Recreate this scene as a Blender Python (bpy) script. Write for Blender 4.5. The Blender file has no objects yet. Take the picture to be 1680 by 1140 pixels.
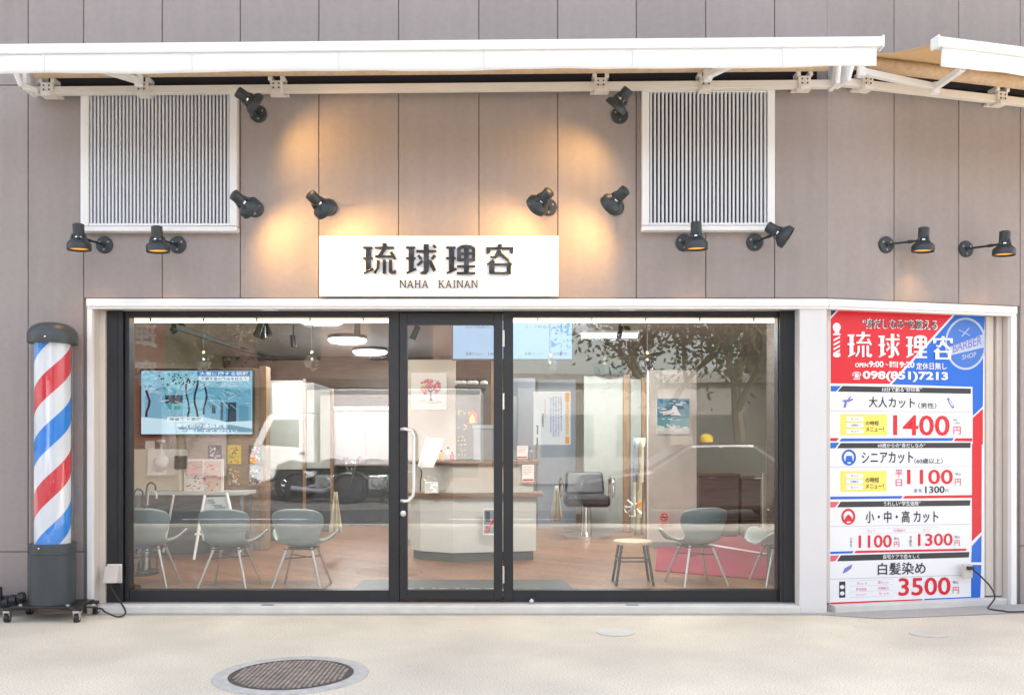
import bpy, bmesh, math, random
from mathutils import Vector, Matrix
R = math.radians
rnd = random.Random(7)
S = bpy.context.scene
COL = S.collection

# ------------------------------------------------------------------ camera, sky, sun, exposure
CAMZ, CAMD, F = 1.27, 6.9, 1500.0          # eye height, distance to the facade, focal length in photo pixels
cam = bpy.data.objects.new('camera', bpy.data.cameras.new('camera')); COL.objects.link(cam)
cam.location = (0, -CAMD, CAMZ); cam.rotation_euler = (R(90), 0, 0)
cam.data.sensor_width = 36; cam.data.lens = 36*F/1680; cam.data.shift_y = 160/1680
cam.data.clip_start = .05; cam.data.clip_end = 1000
S.camera = cam
SUN_EL, SUN_AZ = R(38), R(22)              # azimuth clockwise from +Y: behind the shop, so the facade stands in open shade
W = bpy.data.worlds.new('World'); S.world = W; W.use_nodes = True
wn, wl = W.node_tree.nodes, W.node_tree.links
sky = wn.new('ShaderNodeTexSky'); sky.sky_type = 'NISHITA'; sky.sun_disc = False
sky.sun_elevation = SUN_EL; sky.sun_rotation = SUN_AZ; sky.dust_density = 4; sky.air_density = 1.2
hs = wn.new('ShaderNodeHueSaturation'); hs.inputs['Saturation'].default_value = .5
wl.new(sky.outputs[0], hs.inputs['Color']); wl.new(hs.outputs[0], wn['Background'].inputs['Color'])
wn['Background'].inputs['Strength'].default_value = .15
sl = bpy.data.lights.new('sun', 'SUN'); sl.energy = 2.3; sl.angle = R(3); sl.color = (1, .985, .97)
so = bpy.data.objects.new('sun', sl); COL.objects.link(so)
sd = Vector((math.sin(SUN_AZ)*math.cos(SUN_EL), math.cos(SUN_AZ)*math.cos(SUN_EL), math.sin(SUN_EL)))
so.rotation_euler = (-sd).to_track_quat('-Z', 'Y').to_euler(); so.location = (5, 12, 14)
S.view_settings.view_transform = 'Standard'; S.view_settings.look = 'None'
S.view_settings.exposure = 2.25; S.view_settings.gamma = 1
S.render.engine = 'CYCLES'

# ------------------------------------------------------------------ materials
def srgb(r, g, b):
    f = lambda c: (c/255/12.92 if c/255 <= .04045 else ((c/255+.055)/1.055)**2.4)
    return (f(r), f(g), f(b))
def mat(name, col, rough=.6, metal=0, var=.0, scale=8, bump=0, bscale=60, emit=0, spec=.5, det=6, coat=0):
    m = bpy.data.materials.new(name); m.use_nodes = True
    n, l = m.node_tree.nodes, m.node_tree.links
    p = n['Principled BSDF']
    p.inputs['Base Color'].default_value = (*col, 1); p.inputs['Roughness'].default_value = rough
    p.inputs['Metallic'].default_value = metal; p.inputs['Specular IOR Level'].default_value = spec
    p.inputs['Coat Weight'].default_value = coat
    tc = n.new('ShaderNodeTexCoord')
    if var:
        t = n.new('ShaderNodeTexNoise'); t.inputs['Scale'].default_value = scale; t.inputs['Detail'].default_value = det
        l.new(tc.outputs['Object'], t.inputs['Vector'])
        r = n.new('ShaderNodeValToRGB')
        r.color_ramp.elements[0].position = .3; r.color_ramp.elements[1].position = .7
        r.color_ramp.elements[0].color = (*[max(0, c*(1-var)) for c in col], 1)
        r.color_ramp.elements[1].color = (*[min(1, c*(1+var)) for c in col], 1)
        l.new(t.outputs['Fac'], r.inputs['Fac']); l.new(r.outputs[0], p.inputs['Base Color'])
        mr = n.new('ShaderNodeMapRange'); mr.inputs['To Min'].default_value = max(0, rough-.08); mr.inputs['To Max'].default_value = min(1, rough+.08)
        l.new(t.outputs['Fac'], mr.inputs['Value']); l.new(mr.outputs[0], p.inputs['Roughness'])
    if bump:
        t2 = n.new('ShaderNodeTexNoise'); t2.inputs['Scale'].default_value = bscale; t2.inputs['Detail'].default_value = 4
        l.new(tc.outputs['Object'], t2.inputs['Vector'])
        b = n.new('ShaderNodeBump'); b.inputs['Strength'].default_value = bump; b.inputs['Distance'].default_value = .004
        l.new(t2.outputs['Fac'], b.inputs['Height']); l.new(b.outputs[0], p.inputs['Normal'])
    if emit:
        p.inputs['Emission Color'].default_value = (*col, 1); p.inputs['Emission Strength'].default_value = emit
    return m
def glassmat(name, tint, base, rough=0.0, top=.9):
    m = bpy.data.materials.new(name); m.use_nodes = True
    n, l = m.node_tree.nodes, m.node_tree.links
    n.remove(n['Principled BSDF'])
    tr = n.new('ShaderNodeBsdfTransparent'); tr.inputs[0].default_value = (*tint, 1)
    gl = n.new('ShaderNodeBsdfGlossy'); gl.inputs['Roughness'].default_value = rough
    tc = n.new('ShaderNodeTexCoord'); wv = n.new('ShaderNodeTexNoise'); wv.inputs['Scale'].default_value = 1.6; wv.inputs['Detail'].default_value = 1; bp = n.new('ShaderNodeBump'); bp.inputs['Strength'].default_value = .12; bp.inputs['Distance'].default_value = .004
    l.new(tc.outputs['Object'], wv.inputs['Vector']); l.new(wv.outputs['Fac'], bp.inputs['Height']); l.new(bp.outputs[0], gl.inputs['Normal'])
    lw = n.new('ShaderNodeLayerWeight'); pw = n.new('ShaderNodeMath'); pw.operation = 'POWER'; pw.inputs[1].default_value = 5
    ma = n.new('ShaderNodeMath'); ma.operation = 'MULTIPLY_ADD'; ma.inputs[1].default_value = top-base; ma.inputs[2].default_value = base
    mx = n.new('ShaderNodeMixShader')
    l.new(lw.outputs['Facing'], pw.inputs[0]); l.new(pw.outputs[0], ma.inputs[0]); l.new(ma.outputs[0], mx.inputs[0])
    l.new(tr.outputs[0], mx.inputs[1]); l.new(gl.outputs[0], mx.inputs[2]); l.new(mx.outputs[0], n['Material Output'].inputs[0])
    return m
def woodmat(name, c1, c2, scale=(1, 1, 1), rough=.4, boards=None):
    m = mat(name, c1, rough); n, l = m.node_tree.nodes, m.node_tree.links; p = n['Principled BSDF']
    tc = n.new('ShaderNodeTexCoord'); mp = n.new('ShaderNodeMapping'); mp.inputs['Scale'].default_value = scale
    l.new(tc.outputs['Object'], mp.inputs['Vector'])
    t = n.new('ShaderNodeTexNoise'); t.inputs['Scale'].default_value = 4; t.inputs['Detail'].default_value = 8; t.inputs['Distortion'].default_value = .6
    l.new(mp.outputs[0], t.inputs['Vector'])
    r = n.new('ShaderNodeValToRGB'); r.color_ramp.elements[0].position = .35; r.color_ramp.elements[1].position = .68
    r.color_ramp.elements[0].color = (*c1, 1); r.color_ramp.elements[1].color = (*c2, 1)
    l.new(t.outputs['Fac'], r.inputs['Fac']); out = r.outputs[0]
    if boards:
        b = n.new('ShaderNodeTexBrick'); b.inputs['Scale'].default_value = 1; b.inputs['Mortar Size'].default_value = .003
        b.inputs['Brick Width'].default_value = boards[0]; b.inputs['Row Height'].default_value = boards[1]
        b.inputs['Color1'].default_value = (.72, .72, .72, 1); b.inputs['Color2'].default_value = (1.1, 1.05, 1, 1); b.inputs['Mortar'].default_value = (.3, .27, .25, 1)
        mp2 = n.new('ShaderNodeMapping'); mp2.inputs['Rotation'].default_value = boards[2]
        l.new(tc.outputs['Object'], mp2.inputs['Vector']); l.new(mp2.outputs[0], b.inputs['Vector'])
        mx = n.new('ShaderNodeMix'); mx.data_type = 'RGBA'; mx.blend_type = 'MULTIPLY'; mx.inputs['Factor'].default_value = 1
        l.new(out, mx.inputs['A']); l.new(b.outputs['Color'], mx.inputs['B']); out = mx.outputs['Result']
    l.new(out, p.inputs['Base Color'])
    return m
def emat(name, col, s):
    m = bpy.data.materials.new(name); m.use_nodes = True
    n, l = m.node_tree.nodes, m.node_tree.links; n.remove(n['Principled BSDF'])
    e = n.new('ShaderNodeEmission'); e.inputs[0].default_value = (*col, 1); e.inputs[1].default_value = s
    l.new(e.outputs[0], n['Material Output'].inputs[0]); return m

M = {}
M['wall'] = mat('mauve_wall_paint', (.335, .288, .27), .75, var=.04, scale=22, bump=.5, bscale=110, spec=.3, det=12)
m = M['wall']; n, l = m.node_tree.nodes, m.node_tree.links; p = n['Principled BSDF']; src = p.inputs['Base Color'].links[0].from_socket
ge = n.new('ShaderNodeNewGeometry'); m1_ = n.new('ShaderNodeMapRange'); m1_.inputs['To Min'].default_value = .955; m1_.inputs['To Max'].default_value = 1.035; l.new(ge.outputs['Random Per Island'], m1_.inputs['Value'])
tc = n.new('ShaderNodeTexCoord'); mp = n.new('ShaderNodeMapping'); mp.inputs['Scale'].default_value = (9, 9, .5); l.new(tc.outputs['Object'], mp.inputs['Vector'])
ns = n.new('ShaderNodeTexNoise'); ns.inputs['Scale'].default_value = 1.3; ns.inputs['Detail'].default_value = 8; l.new(mp.outputs[0], ns.inputs['Vector'])
m2_ = n.new('ShaderNodeMapRange'); m2_.inputs['From Min'].default_value = .3; m2_.inputs['From Max'].default_value = .7; m2_.inputs['To Min'].default_value = .965; m2_.inputs['To Max'].default_value = 1.04; l.new(ns.outputs['Fac'], m2_.inputs['Value'])
mm_ = n.new('ShaderNodeMath'); mm_.operation = 'MULTIPLY'; l.new(m1_.outputs[0], mm_.inputs[0]); l.new(m2_.outputs[0], mm_.inputs[1])
mv = n.new('ShaderNodeVectorMath'); mv.operation = 'SCALE'; l.new(src, mv.inputs[0]); l.new(mm_.outputs[0], mv.inputs['Scale']); l.new(mv.outputs[0], p.inputs['Base Color'])
M['joint'] = mat('joint_sealant', (.255, .22, .21), .8)
M['white_alu'] = mat('white_painted_aluminium', (.80, .79, .78), .4, var=.02, scale=5)
M['beige_alu'] = mat('beige_painted_steel', (.62, .56, .50), .5, var=.03, scale=5)
M['pillar'] = mat('white_pillar_paint', (.70, .68, .67), .55, var=.03, scale=2)
M['black_alu'] = mat('black_anodised_aluminium', (.014, .016, .02), .38, var=.15, scale=4)
M['grey_alu'] = mat('grey_aluminium', (.35, .35, .36), .4, .6)
M['chrome'] = mat('polished_steel', (.75, .75, .76), .15, 1)
M['step'] = mat('pale_concrete', (.66, .64, .60), .85, var=.07, scale=6, bump=.3, bscale=120)
M['glass'] = glassmat('window_glass', (.955, .975, .97), .10)
M['acrylic'] = glassmat('clear_acrylic', (.97, .98, .99), .045, .02, .75)
M['crystal'] = glassmat('smoked_crystal', (.80, .83, .86), .28, .02)
M['lampgrey'] = mat('charcoal_lamp_paint', (.030, .038, .043), .42, var=.08, scale=20)
M['darkgrey'] = mat('dark_grey_steel', (.05, .058, .062), .42, var=.1, scale=6)
M['black'] = mat('black_plastic', (.014, .014, .016), .38)
M['amber'] = emat('lamp_glow', (1, .42, .08), .30)
M['amberin'] = mat('gold_reflector', (.9, .45, .1), .4, .3)
M['awn_white'] = mat('white_awning_cloth', (.82, .81, .80), .8, var=.02, scale=3)
M['awn_metal'] = mat('ivory_awning_metal', (.76, .72, .66), .45, var=.03, scale=6)
M['signwhite'] = mat('white_sign_board', (.84, .83, .82), .35)
M['signmetal'] = mat('dark_mirror_steel', (.06, .058, .06), .22, 1, var=.5, scale=14)
M['ink'] = mat('black_ink', (.02, .02, .022), .5)
M['gap_shade'] = mat('awning_gap_shade', (.03, .025, .024), .9, spec=.1)
M['kraft'] = mat('tan_awning_roll', (.58, .43, .29), .8, var=.12, scale=30)
M['slat'] = mat('pale_grey_slat', (.66, .67, .70), .4)
M['darkwin'] = mat('dark_window_film', (.018, .018, .026), .6, spec=.2)
M['emit_led'] = emat('warm_led', (1, .80, .48), 1.1)
M['emit_round'] = emat('cool_white_lamp', (.95, .98, 1), 1.2)
# awning canvas: tan cloth that lets daylight through
m = mat('tan_canvas', (.76, .60, .40), .9, var=.04, scale=4); n, l = m.node_tree.nodes, m.node_tree.links
tl = n.new('ShaderNodeBsdfTranslucent'); tl.inputs[0].default_value = (.85, .62, .36, 1)
mx = n.new('ShaderNodeMixShader'); mx.inputs[0].default_value = .45
l.new(n['Principled BSDF'].outputs[0], mx.inputs[1]); l.new(tl.outputs[0], mx.inputs[2]); l.new(mx.outputs[0], n['Material Output'].inputs[0])
M['canvas'] = m
M['ivory_canvas'] = mat('ivory_canvas', (.72, .66, .58), .9, var=.04, scale=4)

# ------------------------------------------------------------------ mesh builder
_txt = {}
def text_geom(body, bold):
    k = (body, bold)
    if k not in _txt:
        c = bpy.data.curves.new('lettering_curve', 'FONT'); c.body = body; c.resolution_u = 3; c.offset = bold
        o = bpy.data.objects.new('lettering_curve', c); COL.objects.link(o)
        me = o.to_mesh()
        v = [(a.co.x, a.co.y) for a in me.vertices]; f = [tuple(p.vertices) for p in me.polygons]
        o.to_mesh_clear(); bpy.data.objects.remove(o); bpy.data.curves.remove(c)
        xs = [a[0] for a in v]; ys = [a[1] for a in v]; x0, x1, y0, y1 = min(xs), max(xs), min(ys), max(ys)
        _txt[k] = ([((x-x0)/(x1-x0), (y-y0)/(y1-y0)) for x, y in v], f, (x1-x0)/(y1-y0))
    return _txt[k]

class MB:
    def __init__(s, mx=None): s.v = []; s.f = []; s.m = []; s.mx = mx or Matrix()
    def add(s, vs, fs, mi=0):
        b = len(s.v); s.v += [s.mx @ Vector(p) for p in vs]
        s.f += [tuple(b+i for i in f) for f in fs]; s.m += [mi]*len(fs); return s
    def box(s, x0, x1, y0, y1, z0, z1, mi=0):
        return s.add([(x, y, z) for z in (z0, z1) for y in (y0, y1) for x in (x0, x1)],
                     [(0, 2, 3, 1), (4, 5, 7, 6), (0, 1, 5, 4), (2, 6, 7, 3), (0, 4, 6, 2), (1, 3, 7, 5)], mi)
    def prism(s, poly, off, mi=0):                  # polygon of 3-d points pushed along off
        n = len(poly); o = Vector(off); P = [Vector(p) for p in poly]
        return s.add(P+[p+o for p in P], [tuple(range(n)), tuple(range(2*n-1, n-1, -1))]+[(i, i+n, (i+1) % n+n, (i+1) % n) for i in range(n)], mi)
    def poly(s, pts, mi=0): return s.add(pts, [tuple(range(len(pts)))], mi)
    def lathe(s, prof, p0, ax, n=24, mi=0, caps=True):   # prof: (r, t along the axis)
        a = Vector(ax).normalized(); u = a.orthogonal().normalized(); w = a.cross(u); p0 = Vector(p0); vs = []
        for r, t in prof:
            for i in range(n):
                k = 2*math.pi*i/n; vs.append(p0+a*t+(u*math.cos(k)+w*math.sin(k))*r)
        fs = [(j*n+i, j*n+(i+1) % n, (j+1)*n+(i+1) % n, (j+1)*n+i) for j in range(len(prof)-1) for i in range(n)]
        if caps: fs += [tuple(range(n))[::-1], tuple(range((len(prof)-1)*n, len(prof)*n))]
        return s.add(vs, fs, mi)
    def cyl(s, p0, p1, r0, r1=None, n=14, mi=0):
        d = Vector(p1)-Vector(p0); return s.lathe([(r0, 0), (r0 if r1 is None else r1, d.length)], p0, d, n, mi)
    def tube(s, pts, r, n=8, mi=0, r1=None):
        P = [Vector(p) for p in pts]; vs = []; N = len(P); u = None
        for i, p in enumerate(P):
            d = (P[min(i+1, N-1)]-P[max(i-1, 0)]).normalized()
            u = d.orthogonal().normalized() if u is None else (u-d*u.dot(d)).normalized()
            w = d.cross(u); rr = r if r1 is None else r+(r1-r)*i/(N-1)
            vs += [p+(u*math.cos(2*math.pi*k/n)+w*math.sin(2*math.pi*k/n))*rr for k in range(n)]
        fs = [(j*n+i, j*n+(i+1) % n, (j+1)*n+(i+1) % n, (j+1)*n+i) for j in range(N-1) for i in range(n)]
        fs += [tuple(range(n))[::-1], tuple(range((N-1)*n, N*n))]
        return s.add(vs, fs, mi)
    def ball(s, c, r, sc=(1, 1, 1), n=12, mi=0):
        vs = []; c = Vector(c); k = n//2
        for j in range(k+1):
            a = math.pi*(j+.001)/(k+.002)
            for i in range(n):
                b = 2*math.pi*i/n; vs.append(c+Vector((r*sc[0]*math.sin(a)*math.cos(b), r*sc[1]*math.sin(a)*math.sin(b), r*sc[2]*math.cos(a))))
        return s.add(vs, [(j*n+i, (j+1)*n+i, (j+1)*n+(i+1) % n, j*n+(i+1) % n) for j in range(k) for i in range(n)], mi)
    def text(s, body, fn, bold=0.0, mi=0):           # fn(s, t) maps the unit box of the lettering to space
        v, f, _ = text_geom(body, bold); return s.add([fn(a, b) for a, b in v], f, mi)
    def build(s, name, mats, parent=None, smooth=False, bevel=0, local=False, angle=35):
        o0 = Vector((0, 0, 0)) if (local or not parent) else wloc(parent)
        me = bpy.data.meshes.new(name); me.from_pydata([p-o0 for p in s.v], [], s.f)
        mats = mats if isinstance(mats, (list, tuple)) else [mats]
        for q in mats: me.materials.append(M[q] if isinstance(q, str) else q)
        me.polygons.foreach_set('material_index', s.m)
        bm = bmesh.new(); bm.from_mesh(me)
        if smooth or bevel: bmesh.ops.recalc_face_normals(bm, faces=bm.faces)
        bm.to_mesh(me); bm.free(); me.update()
        if smooth: me.shade_smooth(); me.set_sharp_from_angle(angle=R(angle))
        o = bpy.data.objects.new(name, me); COL.objects.link(o)
        if parent: o.parent = parent
        if bevel:
            b = o.modifiers.new('bevel', 'BEVEL'); b.width = bevel; b.segments = 2; b.limit_method = 'ANGLE'; b.angle_limit = R(50)
        return o
def wloc(o):
    p = Vector(o.location)
    while o.parent: o = o.parent; p += Vector(o.location)
    return p
def tag(o, label=None, cat=None, group=None, kind=None):
    if label: o['label'] = label
    if cat: o['category'] = cat
    if group: o['group'] = group
    if kind: o['kind'] = kind
    return o
def thing(name, loc, label, cat, group=None):
    o = bpy.data.objects.new(name, None); o.empty_display_size = .1; COL.objects.link(o); o.location = loc
    return tag(o, label, cat, group)
def dup(root, loc, rz=0, label=None):
    r = root.copy(); COL.objects.link(r); r.location = loc; r.rotation_euler = (0, 0, rz)
    if label: r['label'] = label
    def kids(a, b):
        for ch in list(a.children):
            c = ch.copy(); COL.objects.link(c); c.parent = b; kids(ch, c)
    kids(root, r); return r
# photo pixel -> point of the place at a given depth
def P(px, py, Y): return Vector(((px-840)/F*(CAMD+Y), Y, CAMZ+(730-py)/F*(CAMD+Y)))
def PX(px, Y=0): return (px-840)/F*(CAMD+Y)
def PZ(py, Y=0): return CAMZ+(730-py)/F*(CAMD+Y)
# the shop front turns away right of the corner
TH = R(13.5); XC = PX(1357)
WA = Matrix.Translation((XC, 0, 0)) @ Matrix.Rotation(TH, 4, 'Z')    # local: x along that wall, -y outwards
WAi = WA.inverted()
def UW(px, v=0):            # photo column -> distance along the turned wall, v = depth behind its face
    c, s = math.cos(TH), math.sin(TH); k = px-840; x0, y0 = XC-s*v, c*v
    return (k*(CAMD+y0)-F*x0)/(F*c-k*s)
def hitA(px, py, v):
    c = Vector((0, -CAMD, CAMZ)); d = Vector(((px-840)/F, 1, (730-py)/F))
    a = WAi @ c; b = WAi.to_3x3() @ d; t = (v-a.y)/b.y; return a+b*t

# ------------------------------------------------------------------ ground
def aggregate(name, c, var, rough=.85, big=1.2):
    m = mat(name, c, rough, bump=.5, bscale=220); n, l = m.node_tree.nodes, m.node_tree.links; p = n['Principled BSDF']
    tc = n.new('ShaderNodeTexCoord'); a = n.new('ShaderNodeTexNoise'); a.inputs['Scale'].default_value = 115; a.inputs['Detail'].default_value = 3
    b = n.new('ShaderNodeTexNoise'); b.inputs['Scale'].default_value = big; b.inputs['Detail'].default_value = 7
    l.new(tc.outputs['Object'], a.inputs['Vector']); l.new(tc.outputs['Object'], b.inputs['Vector'])
    r1 = n.new('ShaderNodeValToRGB'); r1.color_ramp.elements[0].position = .35; r1.color_ramp.elements[1].position = .6
    r1.color_ramp.elements[0].color = (*[x*(1-var) for x in c], 1); r1.color_ramp.elements[1].color = (*[min(1, x*(1+var*.6)) for x in c], 1)
    r2 = n.new('ShaderNodeValToRGB'); r2.color_ramp.elements[0].position = .3; r2.color_ramp.elements[1].position = .7
    r2.color_ramp.elements[0].color = (.80, .80, .80, 1); r2.color_ramp.elements[1].color = (1.05, 1.04, 1.02, 1)
    mx = n.new('ShaderNodeMix'); mx.data_type = 'RGBA'; mx.blend_type = 'MULTIPLY'; mx.inputs['Factor'].default_value = 1
    l.new(a.outputs['Fac'], r1.inputs['Fac']); l.new(b.outputs['Fac'], r2.inputs['Fac'])
    l.new(r1.outputs[0], mx.inputs['A']); l.new(r2.outputs[0], mx.inputs['B']); sp = n.new('ShaderNodeTexNoise'); sp.inputs['Scale'].default_value = 9; sp.inputs['Detail'].default_value = 9; sp.inputs['Roughness'].default_value = .7; l.new(tc.outputs['Object'], sp.inputs['Vector'])
    r3 = n.new('ShaderNodeValToRGB'); r3.color_ramp.elements[0].position = .62; r3.color_ramp.elements[1].position = .72; r3.color_ramp.elements[0].color = (1, 1, 1, 1); r3.color_ramp.elements[1].color = (.80, .79, .77, 1); l.new(sp.outputs['Fac'], r3.inputs['Fac'])
    m3 = n.new('ShaderNodeMix'); m3.data_type = 'RGBA'; m3.blend_type = 'MULTIPLY'; m3.inputs['Factor'].default_value = 1; l.new(mx.outputs['Result'], m3.inputs['A']); l.new(r3.outputs[0], m3.inputs['B']); l.new(m3.outputs['Result'], p.inputs['Base Color'])
    return m
M['pave'] = aggregate('cream_aggregate_paving', (.68, .61, .50), .26)
M['gravelgrey'] = aggregate('grey_concrete_apron', (.44, .425, .40), .15)
M['farpave'] = aggregate('far_pavement_asphalt', (.16, .155, .15), .3)
M['asphalt'] = aggregate('asphalt', (.075, .077, .08), .35)
M['earth'] = mat('earth', (.16, .13, .10), .95, var=.25, scale=2)
tag(MB().box(-250, 250, -250, 250, -.5, -.16).build('ground', 'earth'), kind='structure')
tag(MB().box(-60, 60, -7.5, .3, -.3, 0).build('pavement', 'pave'), kind='structure')
tag(MB().box(-90, 90, -12.2, -7.5, -.4, -.12).build('road', 'asphalt'), kind='structure')
tag(MB().box(-90, 90, -21, -12.2, -.35, 0).build('far_pavement', 'farpave'), kind='structure')
mb = MB()
for i in range(-8, 9): mb.box(i*5-1.2, i*5+1.2, -9.95, -9.83, -.118, -.116)
tag(mb.build('road_marking', 'white_alu'), kind='structure')
tag(MB().prism([(PX(150, -.1), .0, .003), (PX(150, -.1), -.06, .003), (PX(1357), -.06, .003), (PX(1357), 0, .003)], (0, 0, .003)).build('drain_channel', 'gravelgrey'), kind='structure')
# grey apron in front of the turned wall
mb = MB(WA); mb.prism([(-.1, -.02, .003), (3.2, -.02, .003), (3.2, -.42, .003), (.25, -.28, .003)], (0, 0, .004)); tag(mb.build('apron', 'gravelgrey'), kind='structure')

# ------------------------------------------------------------------ shop building
B = thing('shop_building', (0, 0, 0), 'mauve panelled shop building with white trimmed glass shopfront', 'building')
SEAM = [PX(p) for p in (-1644, -1514, -1384, -1254, -1124, -994, -864, -734, -604, -474, -344, -214, -84, 46, 137, 266, 394, 523, 654, 785.5, 915, 1044, 1158, 1271, 1357)]
ZL = PZ(490)                    # underside of the wall above the shop opening (top of white lintel)
ROWS = [(-.3, PZ(905)), (PZ(905), PZ(487.5)), (PZ(487.5), PZ(140)), (PZ(140), 5.6)]
g = .0026
mb = MB()
def panel(mb, x0, x1, z0, z1, y=0): mb.box(x0+g, x1-g, y, y+.045, z0+g, z1-g)
mb.box(-6.2, PX(137), 0, .045, -.3, -.29)
for i in range(len(SEAM)-1):
    x0, x1 = SEAM[i], SEAM[i+1]
    last = i == len(SEAM)-2
    if x1 <= PX(137)+.01:
        for z0, z1 in ((-.3, ROWS[0][1]), (ROWS[0][1], ROWS[3][0]), ROWS[3]): panel(mb, x0, x1, z0, z1)
    else:
        panel(mb, x0, x1+(g if last else 0), ZL+.002, ROWS[3][0]); panel(mb, x0, x1+(g if last else 0), *ROWS[3])
mb.mx = WA
US = [0]+[UW(p) for p in (1467, 1573, 1674)]; US += [US[-1]+.58*k for k in (1, 2, 3, 4, 5)]
for i in range(len(US)-1):
    x0, x1 = US[i], US[i+1]; e = g if i == 0 else 0
    if i < 3: panel(mb, x0-e, x1, ZL+.002, ROWS[3][0]); panel(mb, x0-e, x1, *ROWS[3])
    else:
        for z0, z1 in ((-.3, ROWS[0][1]), (ROWS[0][1], ROWS[3][0]), ROWS[3]): panel(mb, x0, x1, z0, z1)
mb.build('wall_panels', 'wall', B, bevel=.005)
XL, XR = PX(150), PX(1312)
mb = MB()
mb.box(SEAM[0], XL-.03, .02, .3, -.3, 5.6); mb.box(XL-.03, XC-.012, .02, .3, ZL, 5.6)
mb.mx = WA; mb.box(.006, US[3]-.04, .02, .3, ZL, 5.6); mb.box(US[3]-.04, US[-1], .02, .3, -.3, 5.6)
mb.build('wall_core', 'joint', B)
mb = MB(); mb.box(SEAM[0], XC+.05, -.25, .3, 5.6, 5.85); mb.mx = WA; mb.box(-.02, US[-1], -.25, .3, 5.603, 5.853); mb.build('eaves', 'wall', B)
MB().prism([(SEAM[0], .31, 2.95), (XC, .31, 2.95), (6.5, 1.42, 2.95), (6.5, 8.75, 2.95), (SEAM[0], 8.75, 2.95)], (0, 0, 2.66)).build('upper_storey', 'wall', B)
# white lintel trim
zt, zb = PZ(490, -.025), PZ(502.5, -.025)
mb = MB(); mb.box(PX(144), XC+.004, -.028, .02, zb, zt); mb.box(PX(144), XC+.004, -.018, .02, zb-.018, zb)
mb.mx = WA; U1 = UW(1665); mb.box(.001, U1, -.028, .02, zb, zt); mb.box(.001, U1, -.018, .02, zb-.018, zb)
mb.build('lintel_trim', 'white_alu', B, bevel=.004)
MB().box(PX(144.5), PX(153), -.02, .02, -.02, zb-.02).build('jamb_trim', 'white_alu', B, bevel=.003)
mb = MB(WA); mb.box(UW(1656), U1, -.02, .02, -.02, zb-.02)
mb.build('jamb_trim', 'white_alu', B, bevel=.003)
# recess: soffit, left jamb, right jamb
RY = .15
mb = MB(); mb.box(PX(153), XR+.02, .004, .28, zb-.01, ZL-.002)
mb.box(PX(153)-.06, PX(153), .02, .28, -.02, zb-.01); mb.box(PX(153), PX(153)+.045, .10, .13, .06, zb-.012)
mb.mx = WA; mb.box(UW(1656), UW(1656)+.12, .021, .32, -.02, zb-.01); mb.box(.01, U1, .004, .3, zb-.01, ZL-.002)
mb.build('recess_lining', 'beige_alu', B, bevel=.002)
# white pillar at the corner
c, s = math.cos(TH), math.sin(TH)
mb = MB(); q = [(XR, .0), (XC, .0), (XC-.2*s, .2*c), (XR, .28)]
mb.prism([(x, y, -.02) for x, y in q], (0, 0, zb-.012+.02)); mb.build('corner_pillar', 'pillar', B, bevel=.006)
# concrete step under the shopfront
mb = MB(); mb.box(PX(147), XR-.001, -.015, .42, -.02, .058); mb.build('door_step', 'step', B, bevel=.008)
mb = MB(WA); mb.prism([(.078, .01, -.02), (UW(1656)-.002, .01, -.02), (UW(1656)-.002, .35, -.02), (.078, .35, -.02)], (0, 0, .07)); mb.build('poster_step', 'step', B, bevel=.006)
for px in (437, 1038): mb = MB(); mb.box(PX(px-10), PX(px+10), .012, .06, .0585, .0605); mb.box(PX(px-7), PX(px+7), .02, .05, .0607, .0615); mb.build('floor_latch_plate', 'grey_alu', B)
for px in (440, 1031): MB().box(PX(px-13), PX(px+13), .02, .07, zb-.022, zb-.0105).build('soffit_clip', 'white_alu', B, bevel=.003)

# shopfront glazing: front of the frame at Y = RY
def fx(px): return PX(px, RY)
def fz(py): return PZ(py, RY)
ztop, zsil, zbot = fz(519.5), fz(968), fz(986)
def win(name, px0, px1, st0, st1):
    mb = MB()
    mb.box(fx(px0), fx(st0), RY, RY+.1, zbot, zb-.012); mb.box(fx(st1), fx(px1), RY, RY+.1, zbot, zb-.012)
    mb.box(fx(st0), fx(st1), RY+.004, RY+.1, ztop, zb-.012); mb.box(fx(st0), fx(st1), RY+.004, RY+.1, zbot, zsil)
    return mb
mb = win('window', 205, 655, 212, 637.5); mb.box(fx(178), fx(204), RY-.03, RY+.1, zbot-.02, zb-.013); mb.box(fx(193), fx(196), RY-.036, RY-.031, zbot, zb-.014)
w1 = mb.build('window', 'black_alu', B, bevel=.004); w1['label'] = 'wide left shop window in a black frame'
MB().box(fx(212)-.01, fx(637.5)+.01, RY+.04, RY+.048, zsil-.01, ztop+.01).build('pane', 'glass', w1)
mb = win('window', 825.5, 1278, 842, 1276); mb.box(fx(1277.5), fx(1309), RY-.03, RY+.1, zbot-.02, zb-.013); mb.box(fx(1283), fx(1287), RY-.036, RY-.031, zbot, zb-.014)
w2 = mb.build('window', 'black_alu', B, bevel=.004); w2['label'] = 'wide right shop window in a black frame'
MB().box(fx(842)-.01, fx(1276)+.01, RY+.04, RY+.048, zsil-.01, ztop+.01).build('pane', 'glass', w2)
mb = MB()
mb.box(fx(656), fx(668), RY-.012, RY+.06, fz(983), fz(514)); mb.box(fx(810), fx(824.5), RY-.012, RY+.06, fz(983), fz(514))
mb.box(fx(668), fx(810), RY-.011, RY+.06, fz(532.5), fz(514)); mb.box(fx(668), fx(810), RY-.011, RY+.06, fz(983), fz(967))
door = mb.build('entrance_door', 'black_alu', B, bevel=.003)
MB().box(fx(655), fx(825.5), RY+.02, RY+.1, fz(513), zb-.012).build('door_header', 'black_alu', B, bevel=.003)
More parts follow.
